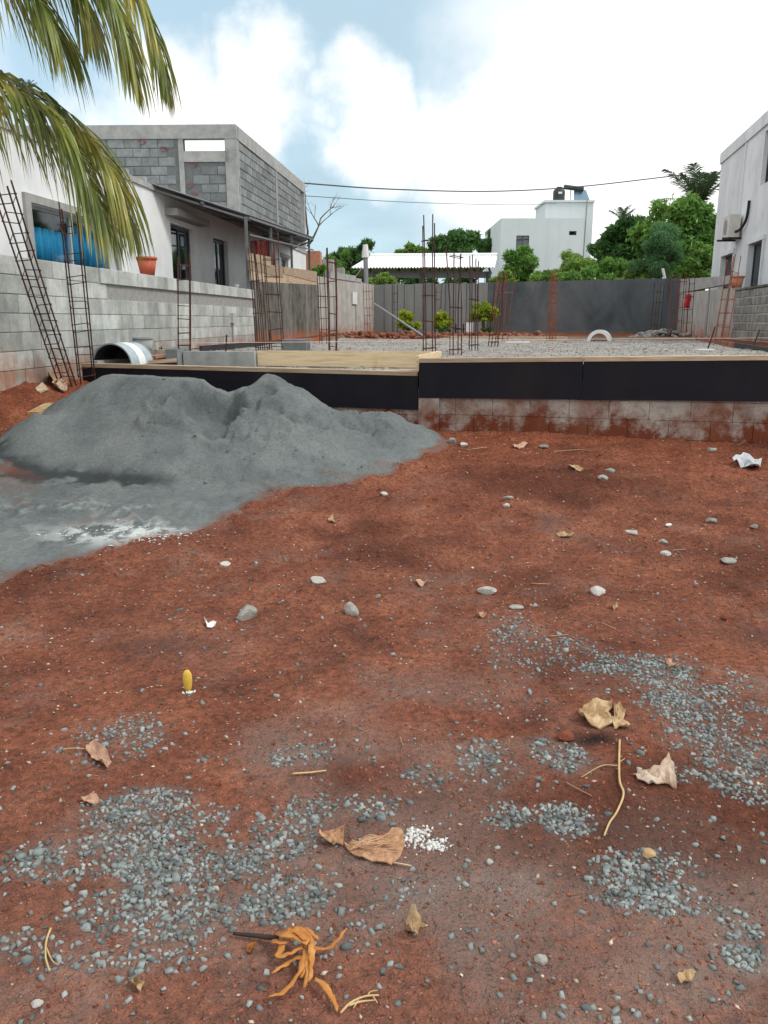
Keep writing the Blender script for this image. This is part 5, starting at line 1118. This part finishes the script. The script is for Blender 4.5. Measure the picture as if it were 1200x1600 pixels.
c = at(603, 566, 10.1); c.z = zbed(c)+.02; rock('grey stone lump lying on the porch stones', c, .14, .12, .09, 'rock', 66)
# red-brown timber litter on the far-right slab
for k, (px, py, w, lab) in enumerate(((1090, 543, .25, 'white chip on the stone bed near the right edge board'), (1165, 544, .6, 'pale wet patch board by the right edge of the bed'))):
    c = at(px, py, 12.6); c.z = zbed(c)+.012; board(lab, c, c+Vector((w, .05, 0)), .14, .015, 'drumwhite' if k == 0 else 'bed', 'white_scrap', 'scrap')
# ------------------------------------------------------------------ stones on the red soil
ST = [(384, 957, 38, 30, 'rock', 'large angular grey stone on the bare red soil'), (549, 950, 28, 28, 'rock', 'upright blocky tan-grey stone beside the large angular one'), (935, 923, 27, 18, 'palerock', 'pale pointed stone alone on dark red soil'),
      (1140, 876, 26, 12, 'rock', 'smooth oval grey stone near the right side of the plot'), (990, 832, 28, 9, 'rock', 'flat grey slab-like stone'), (1113, 812, 18, 12, 'rock', 'rounded grey stone among small pale chips'), (1042, 864, 20, 11, 'palerock', 'pale grey stone with a smaller one just behind'),
      (1037, 846, 14, 10, 'rock', 'small grey stone just behind a pale one'), (762, 923, 32, 14, 'rock', 'flat rough grey stone'), (808, 949, 24, 8, 'rock', 'thin flat grey stone near the first gravel'), (791, 789, 13, 10, 'palerock', 'small pale stone near the sand heap side'),
      (795, 777, 18, 8, 'rock', 'small dark stone behind a pale one'), (353, 881, 22, 9, 'palerock', 'flat pale stone below the spilt sand'), (497, 906, 30, 13, 'palerock', 'pale broken concrete chip in the red soil'), (600, 771, 13, 10, 'palerock', 'small pale lump at the foot of the sand heap'),
      (943, 746, 20, 11, 'rock', 'grey stone on the disturbed soil near the foundation'), (953, 735, 18, 10, 'rock', 'stone nearest the foundation, beside a similar one'), (728, 788, 18, 8, 'brick', 'reddish flat stone in the rough soil'), (707, 688, 16, 14, 'rock', 'broken grey stone at the foot of the pier'),
      (725, 694, 16, 10, 'palerock', 'pale broken lump against the foundation wall'), (850, 697, 18, 10, 'rock', 'grey lump at the foot of the foundation wall'), (1113, 702, 20, 10, 'rock', 'rough stone below the stained end of the foundation'), (590, 932, 12, 10, 'rock', 'small grey stone right of the blocky one'),
      (1015, 1335, 26, 17, 'husk', 'olive tan angular stone at the top of a gravel patch'), (1140, 965, 22, 10, 'brick', 'reddish stone half sunk in the soil above the gravel'), (845, 1500, 24, 18, 'rock', 'dark grey pebble pair lying apart from the gravel'), (765, 1347, 14, 12, 'rock', 'dark round pebble near the white plaster'),
      (1046, 820, 11, 6, 'drumwhite', 'tiny white chip between the grey stones'), (1180, 822, 12, 8, 'rock', 'small rounded grey stone at the plot edge'), (55, 1570, 22, 14, 'rock', 'smooth grey pebble alone on the red soil'), (530, 1320, 0, 0, '', '')]
for k, (px, py, w, h, m, lab) in enumerate(ST):
    if not lab: continue
    g, s = mpp(px, py+h*.4); W = w*s; dep = W*.8; Hh = max(W*.3, h*s*.95)
    rock(lab, g+Vector((0, dep*.3, Hh*.24)), W, dep, Hh, m, 100+k, 'stone', random.Random(k).uniform(-.5, .5))
g, s = mpp(883, 1156); rock('red brick fragment beside the blackened patch', g+Vector((0, 0, .012)), 30*s, 22*s, 18*s, 'brick', 77, 'brick_fragment', .4, 'brick')
# ------------------------------------------------------------------ litter
def scrap(nm, label, cat, outline, m, lift=.02, th=.003, seed=0, rings=6, crease=.01, cf=7, parent=None):
    """a curled sheet: outline in photo pixels dropped on the ground, edges lifted"""
    rn = np.random.RandomState(seed); P = [ground_at(*p) for p in outline]; c = sum(P, Vector())/len(P); n = len(P); V = []; k = rings
    Q = []
    for i in range(n):
        a, b = P[i], P[(i+1) % n]
        for t in (0, .33, .67): Q.append(a.lerp(b, t)+Vector((rn.normal(0, .002), rn.normal(0, .002), 0)))
    N = len(Q); ph = rn.uniform(0, 6, 4)
    V.append((c.x, c.y, 0))
    for r in range(1, k+1):
        t = r/k
        for j in range(N): q = c.lerp(Q[j], t); V.append((q.x, q.y, 0))
    V = np.array(V); gz = terrain(V[:, 0], V[:, 1]); rr = np.concatenate([[0], np.repeat(np.arange(1, k+1)/k, N)]); aa = np.concatenate([[0], np.tile(np.arange(N)/N*6.283, k)])
    up = lift*rr**2*(.55+.45*np.sin(2*aa+ph[0])+.3*np.sin(3*aa+ph[1]))+crease*2.2*np.abs(fbm(V[:, 0]*cf, V[:, 1]*cf, 5, 3, seed))
    zt_ = gz.max()*0+gz+.004+np.maximum(up, 0)
    n0 = len(V); VV = np.concatenate([np.column_stack([V[:, :2], zt_]), np.column_stack([V[:, :2], zt_-th])]); Fq = []
    for j in range(N): Fq.append([0, 1+j, 1+(j+1) % N])
    for r in range(k-1):
        for j in range(N): a, b = 1+r*N+j, 1+r*N+(j+1) % N; Fq.append([a, a+N, b+N, b])
    top = list(Fq); Fq += [[n0+i for i in f[::-1]] for f in top]
    for j in range(N): a, b = 1+(k-1)*N+j, 1+(k-1)*N+(j+1) % N; Fq.append([a, n0+a, n0+b, b])
    o = mesh_np(nm, VV, Fq, m, parent, None, False)
    return tag(o, label, cat) if label else o
def twig(nm, label, cat, chains, m, parent=None, lift=.006, flat=1.0, wob=0, twist=0):
    mb = MB()
    for pts, r0, r1 in chains:
        P = []
        for i, p in enumerate(pts):
            g = ground_at(p[0], p[1]); P.append(g+Vector((0, 0, r0+(p[2] if len(p) > 2 else lift))))
        P = catmull(P, 5) if len(P) > 2 else P
        if wob:
            rw_ = random.Random(int(pts[0][0]*7+pts[-1][1])); P = [p+Vector((rw_.uniform(-1, 1), rw_.uniform(-1, 1), abs(rw_.uniform(-.6, 1))))*wob for p in P]
            rr = [rw_.uniform(.7, 1.3) for _ in range(40)]; n_p = len(P)
            mb.tube(P, lambda t: (r0+(r1-r0)*t)*rr[int(t*12)]*(.35+.65*min(1, t*6, (1-t)*5+.25)), 8, True, None, flat, twist)
        else: mb.tube(P, r0, 6, True, r1, flat)
    o = mb.build(nm, m, parent, None, True); return tag(o, label, cat) if label else o
scrap('dry_leaf', 'pinkish dry leaf lying at the edge of the grey gravel', 'leaf', [(134, 1167), (146, 1168), (166, 1182), (174, 1192), (168, 1205), (158, 1199), (144, 1190), (135, 1178)], 'leafdry', .022, .003, 1)
scrap('cement_bag', 'crumpled yellowish cement bag at the foot of the leaning cage', 'bag', [(76, 596), (86, 588), (97, 590), (100, 600), (90, 606), (78, 604)], 'husk', .10, .01, 61, crease=.07, cf=2)
scrap('sacking', 'torn pale sacking next to the leaning cage foot', 'sack', [(82, 606), (95, 602), (108, 606), (106, 616), (92, 615)], 'whitepaper', .08, .01, 62, crease=.05, cf=2)
scrap('plank_scrap', 'flat plank scrap beside the cement bag', 'timber', [(56, 609), (72, 605), (76, 611), (62, 616)], 'oldwood', .03, .02, 63, cf=2)
twig('leaf_stalk', 'thin stalk beside the pinkish dry leaf', 'stalk', [([(98, 1174), (115, 1172), (134, 1173)], .002, .0015)], 'straw')
scrap('dry_leaf', 'small tan leaf scrap among the gravel below the pinkish leaf', 'leaf', [(126, 1254), (138, 1249), (156, 1255), (148, 1262), (136, 1259)], 'leafdry', .012, .003, 2)
scrap('dry_leaf', 'curled yellowish leaf between scattered gravel and the small white chips', 'leaf', [(203, 1533), (214, 1535), (225, 1545), (220, 1553), (208, 1545)], 'husk', .014, .003, 3)
scrap('dry_leaf', 'cream pointed leaf on the soil right of the last gravel patch', 'leaf', [(1057, 1534), (1070, 1523), (1086, 1526), (1080, 1540), (1064, 1543)], 'husk', .014, .003, 4)
scrap('dry_leaf', 'crumpled golden leaf on bare red soil near the orange bundle', 'leaf', [(634, 1444), (644, 1440), (658, 1447), (667, 1458), (657, 1463), (652, 1473), (640, 1472), (634, 1458)], 'husk', .03, .003, 5, crease=.014)
scrap('paper_fragment', 'fan-shaped piece of brown fibrous husk beside white plaster', 'husk', [(538, 1322), (560, 1318), (580, 1324), (604, 1310), (627, 1300), (633, 1320), (628, 1340), (612, 1354), (590, 1352), (566, 1345), (548, 1336)], 'paper', .0014, .004, 6, crease=.014)
scrap('paper_fragment', 'smaller brown husk piece left of the fan-shaped one', 'husk', [(498, 1308), (515, 1306), (538, 1310), (536, 1322), (522, 1328), (508, 1322)], 'paper', .025, .003, 7, crease=.02)
mb = MB(); rn = random.Random(12)
ch = [([(545+rn.uniform(0, 14), 1330+rn.uniform(-8, 10), .02), (585+rn.uniform(-8, 8), 1330+rn.uniform(-12, 14), .03), (620+rn.uniform(-6, 8), 1322+rn.uniform(-18, 22), .022)], .0018, .001) for _ in range(16)]
twig('husk_fibres', 'loose fibres lying on the fan-shaped husk', 'fibres', ch, 'paper')
twig('stick', 'short straight stick below the fan-shaped husk', 'stick', [([(615, 1352), (643, 1357)], .003, .002)], 'oldwood')
gp = ground_at(650, 1306); gq = ground_at(682, 1322); xx = np.concatenate([gp.x+rs.normal(0, .026, 190), gq.x+rs.normal(0, .019, 110)]); yy = np.concatenate([gp.y+rs.normal(0, .026, 190), gq.y+rs.normal(0, .014, 110)])
tag(scatter('plaster_crumbs', xx, yy, terrain(xx, yy), .002+.009*rs.uniform(0, 1, 300)**3, 'plaster', 37, flat=.5, lift=.5, kind=2), 'white plaster crumbs beside the fan-shaped husk', 'plaster', kind='stuff')
scrap('husk_shell', 'pale curled coconut husk piece at the edge of the blackened patch', 'husk', [(905, 1112), (918, 1104), (940, 1103), (956, 1108), (950, 1122), (958, 1134), (936, 1140), (918, 1137), (905, 1128)], 'husk', .026, .006, 8, crease=.014)
scrap('husk_shell', 'narrow upright curled husk piece right of the pale one', 'husk', [(957, 1104), (970, 1103), (977, 1116), (970, 1128), (960, 1126)], 'husk', .0026, .006, 9, crease=.02)
scrap('husk_shell', 'thin sliver of husk lying in front of the upright piece', 'husk', [(955, 1131), (970, 1130), (985, 1138), (978, 1143), (962, 1141)], 'husk', .02, .004, 10)
scrap('paper_sack', 'torn dirty white paper sack piece right of the forked twig', 'paper', [(988, 1212), (1004, 1206), (1030, 1200), (1044, 1184), (1052, 1200), (1057, 1235), (1040, 1228), (1018, 1230), (1000, 1222)], 'whitepaper', .0014, .004, 11, crease=.018)
twig('forked_twig', 'long pale forked twig on the red soil below the husk pieces', 'twig', [([(968, 1160), (967, 1195), (968, 1225), (974, 1245), (964, 1272), (952, 1290), (944, 1310)], .0042, .003), ([(966, 1200), (940, 1200), (908, 1218)], .0028, .0015), ([(967, 1195), (976, 1188)], .002, .001)], 'straw')
twig('thin_root', 'thin brown root left of the forked twig', 'root', [([(885, 1226), (905, 1237), (925, 1247)], .002, .001)], 'oldwood')
twig('bamboo_sliver', 'straight pale bamboo sliver above the left gravel patch', 'sliver', [([(457, 1213), (485, 1211), (510, 1208)], .0045, .0035)], 'straw', flat=.5)
twig('straw_stalk', 'bent forked straw on the gravel at the left edge', 'straw', [([(80, 1455), (73, 1475), (72, 1500), (78, 1522)], .003, .002), ([(73, 1485), (82, 1505), (92, 1512)], .002, .001)], 'straw')
twig('straw_tuft', 'tuft of dry pale straw below the orange bundle', 'straw', [([(532, 1588), (548, 1572), (570, 1562), (592, 1560)], .003, .002), ([(545, 1576), (565, 1570), (585, 1568)], .003, .0015), ([(575, 1562), (578, 1555), (590, 1552)], .0025, .001), ([(560, 1568), (552, 1580)], .002, .001), ([(582, 1560), (590, 1572)], .002, .001)], 'straw')
# orange dried leaf bundle
ob = thing('dried_leaf_bundle', ground_at(470, 1500), 'bundle of orange dried leaf strips with a black stalk', 'leaf bundle')
twig('stalk', None, None, [([(365, 1466, .01), (395, 1470, .012), (435, 1480, .022)], .004, .007)], 'blackstalk', ob)
OS = [([(430, 1482, .03), (455, 1492, .045), (480, 1500, .04), (470, 1492, .05), (450, 1478, .04)], .011, .007), ([(440, 1488, .04), (470, 1485, .05), (488, 1500, .035), (478, 1525, .02), (470, 1540, .01)], .010, .006), ([(470, 1500, .035), (505, 1496, .015), (525, 1488, .02), (541, 1470, .03)], .008, .004),
      ([(478, 1505, .03), (468, 1535, .02), (445, 1558, .01), (420, 1566, .008)], .007, .005), ([(472, 1512, .025), (450, 1518, .015), (425, 1530, .008)], .008, .004), ([(492, 1540, .012), (508, 1558, .02), (522, 1575, .012), (527, 1590, .006)], .009, .004), ([(486, 1500, .04), (488, 1520, .03), (484, 1545, .012)], .010, .005), ([(425, 1488, .025), (440, 1494, .03), (455, 1490, .03)], .009, .006), ([(462, 1482, .045), (480, 1478, .04), (498, 1488, .03)], .008, .005), ([(476, 1500, .03), (482, 1530, .02), (476, 1552, .008)], .008, .005), ([(448, 1490, .03), (436, 1508, .02), (452, 1512, .03), (474, 1504, .035)], .009, .006)]
for c in OS: twig('leaf_strip', None, None, [c], 'orange', ob, flat=.20, wob=.0018, twist=.22)
scrap('leaf_scrap', None, None, [(382, 1486), (395, 1481), (403, 1484), (390, 1490)], 'orange', .015, .003, 14, parent=ob)
g, s = mpp(294, 1078); t = thing('fruit_stone', g, 'upright yellow fruit stone standing on the red soil', 'fruit stone'); h = 34*s*1.05
MB().lathe(g-Vector((0, 0, .004)), [(0, 0), (.14*h, .02*h), (.17*h, .2*h), (.21*h, .55*h), (.19*h, .8*h), (.10*h, .96*h), (0, h)], 16, (1, 0, 0), (0, .7, 0)).build('husk', 'yellow', t, None, True)
xx = g.x+rs.normal(.01, .012, 26); yy = g.y+rs.normal(-.02, .008, 26); tag(scatter('white_crumbs', xx, yy, terrain(xx, yy), .002+.005*rs.uniform(0, 1, 26), 'plaster', 41, flat=.5, lift=.7), 'white crumbs at the foot of the yellow fruit stone', 'crumbs', kind='stuff')
scrap('plastic_crescent', 'white curved plastic shard left of the large angular stone', 'plastic', [(319, 972), (325, 976), (338, 978), (336, 984), (324, 982)], 'whiteplastic', .02, .003, 15)
scrap('plastic_sheet', 'crumpled whitish sheet near the right end of the foundation', 'sheet', [(1143, 727), (1160, 722), (1190, 722), (1186, 738), (1168, 734), (1152, 730)], 'sheetwhite', .05, .004, 16, crease=.05)
scrap('cardboard_piece', 'brown cardboard flap lying on the spilt sand', 'cardboard', [(12, 790), (40, 782), (72, 780), (66, 788), (30, 793)], 'paper', .0026, .006, 17)
for k, (o, lab) in enumerate((([(888, 728), (898, 730), (912, 735), (906, 738), (892, 734)], 'pale wood splinter lying flat on the soil near the foundation'), ([(800, 698), (812, 695), (824, 697), (815, 702), (803, 702)], 'pair of tan wood chips below the foundation wall'), ([(512, 812), (520, 810), (524, 818), (514, 818)], 'small tan leaf near the sand edge'), ([(745, 962), (757, 960), (760, 966), (748, 967)], 'tan chip above the first gravel stones'), ([(870, 838), (886, 836), (897, 838), (882, 842)], 'cream wood sliver in the rough soil'), ([(650, 912), (660, 910), (668, 914), (656, 918)], 'orange-tan leaf crumb right of the blocky stone'), ([(955, 950), (962, 947), (966, 952), (958, 955)], 'cream scrap below the pale pointed stone'), ([(1040, 1040), (1052, 1038), (1056, 1046), (1044, 1048)], 'light scrap on the gravel edge'))):
    scrap('wood_chip', lab, 'chip', o, ('husk', 'leafdry')[k % 2], .02, .005, 50+k)
for k, (c, lab) in enumerate((([(830, 914), (860, 915)], 'thin brown stick on dark soil left of the pale pointed stone'), ([(730, 704), (760, 700)], 'thin stick lying near the pier foot'), ([(865, 707), (905, 704), (925, 706)], 'long reddish stick along the foundation foot'), ([(940, 975), (962, 985)], 'short straw right of the gravel start'), ([(1050, 862), (1072, 860)], 'stick beside the pale grey stone'), ([(860, 996), (888, 994)], 'pale straw lying on the first gravel patch'), ([(625, 1155), (630, 1168)], 'tiny upright straw above the middle gravel'), ([(440, 740), (450, 752), (455, 746)], 'curled white thread at the foot of the sand heap'))):
    twig('stick', lab, 'stick', [(c, .0035 if c[0][1] < 950 else .002, .002 if c[0][1] < 950 else .001)], 'straw' if k % 2 else 'leafdry')
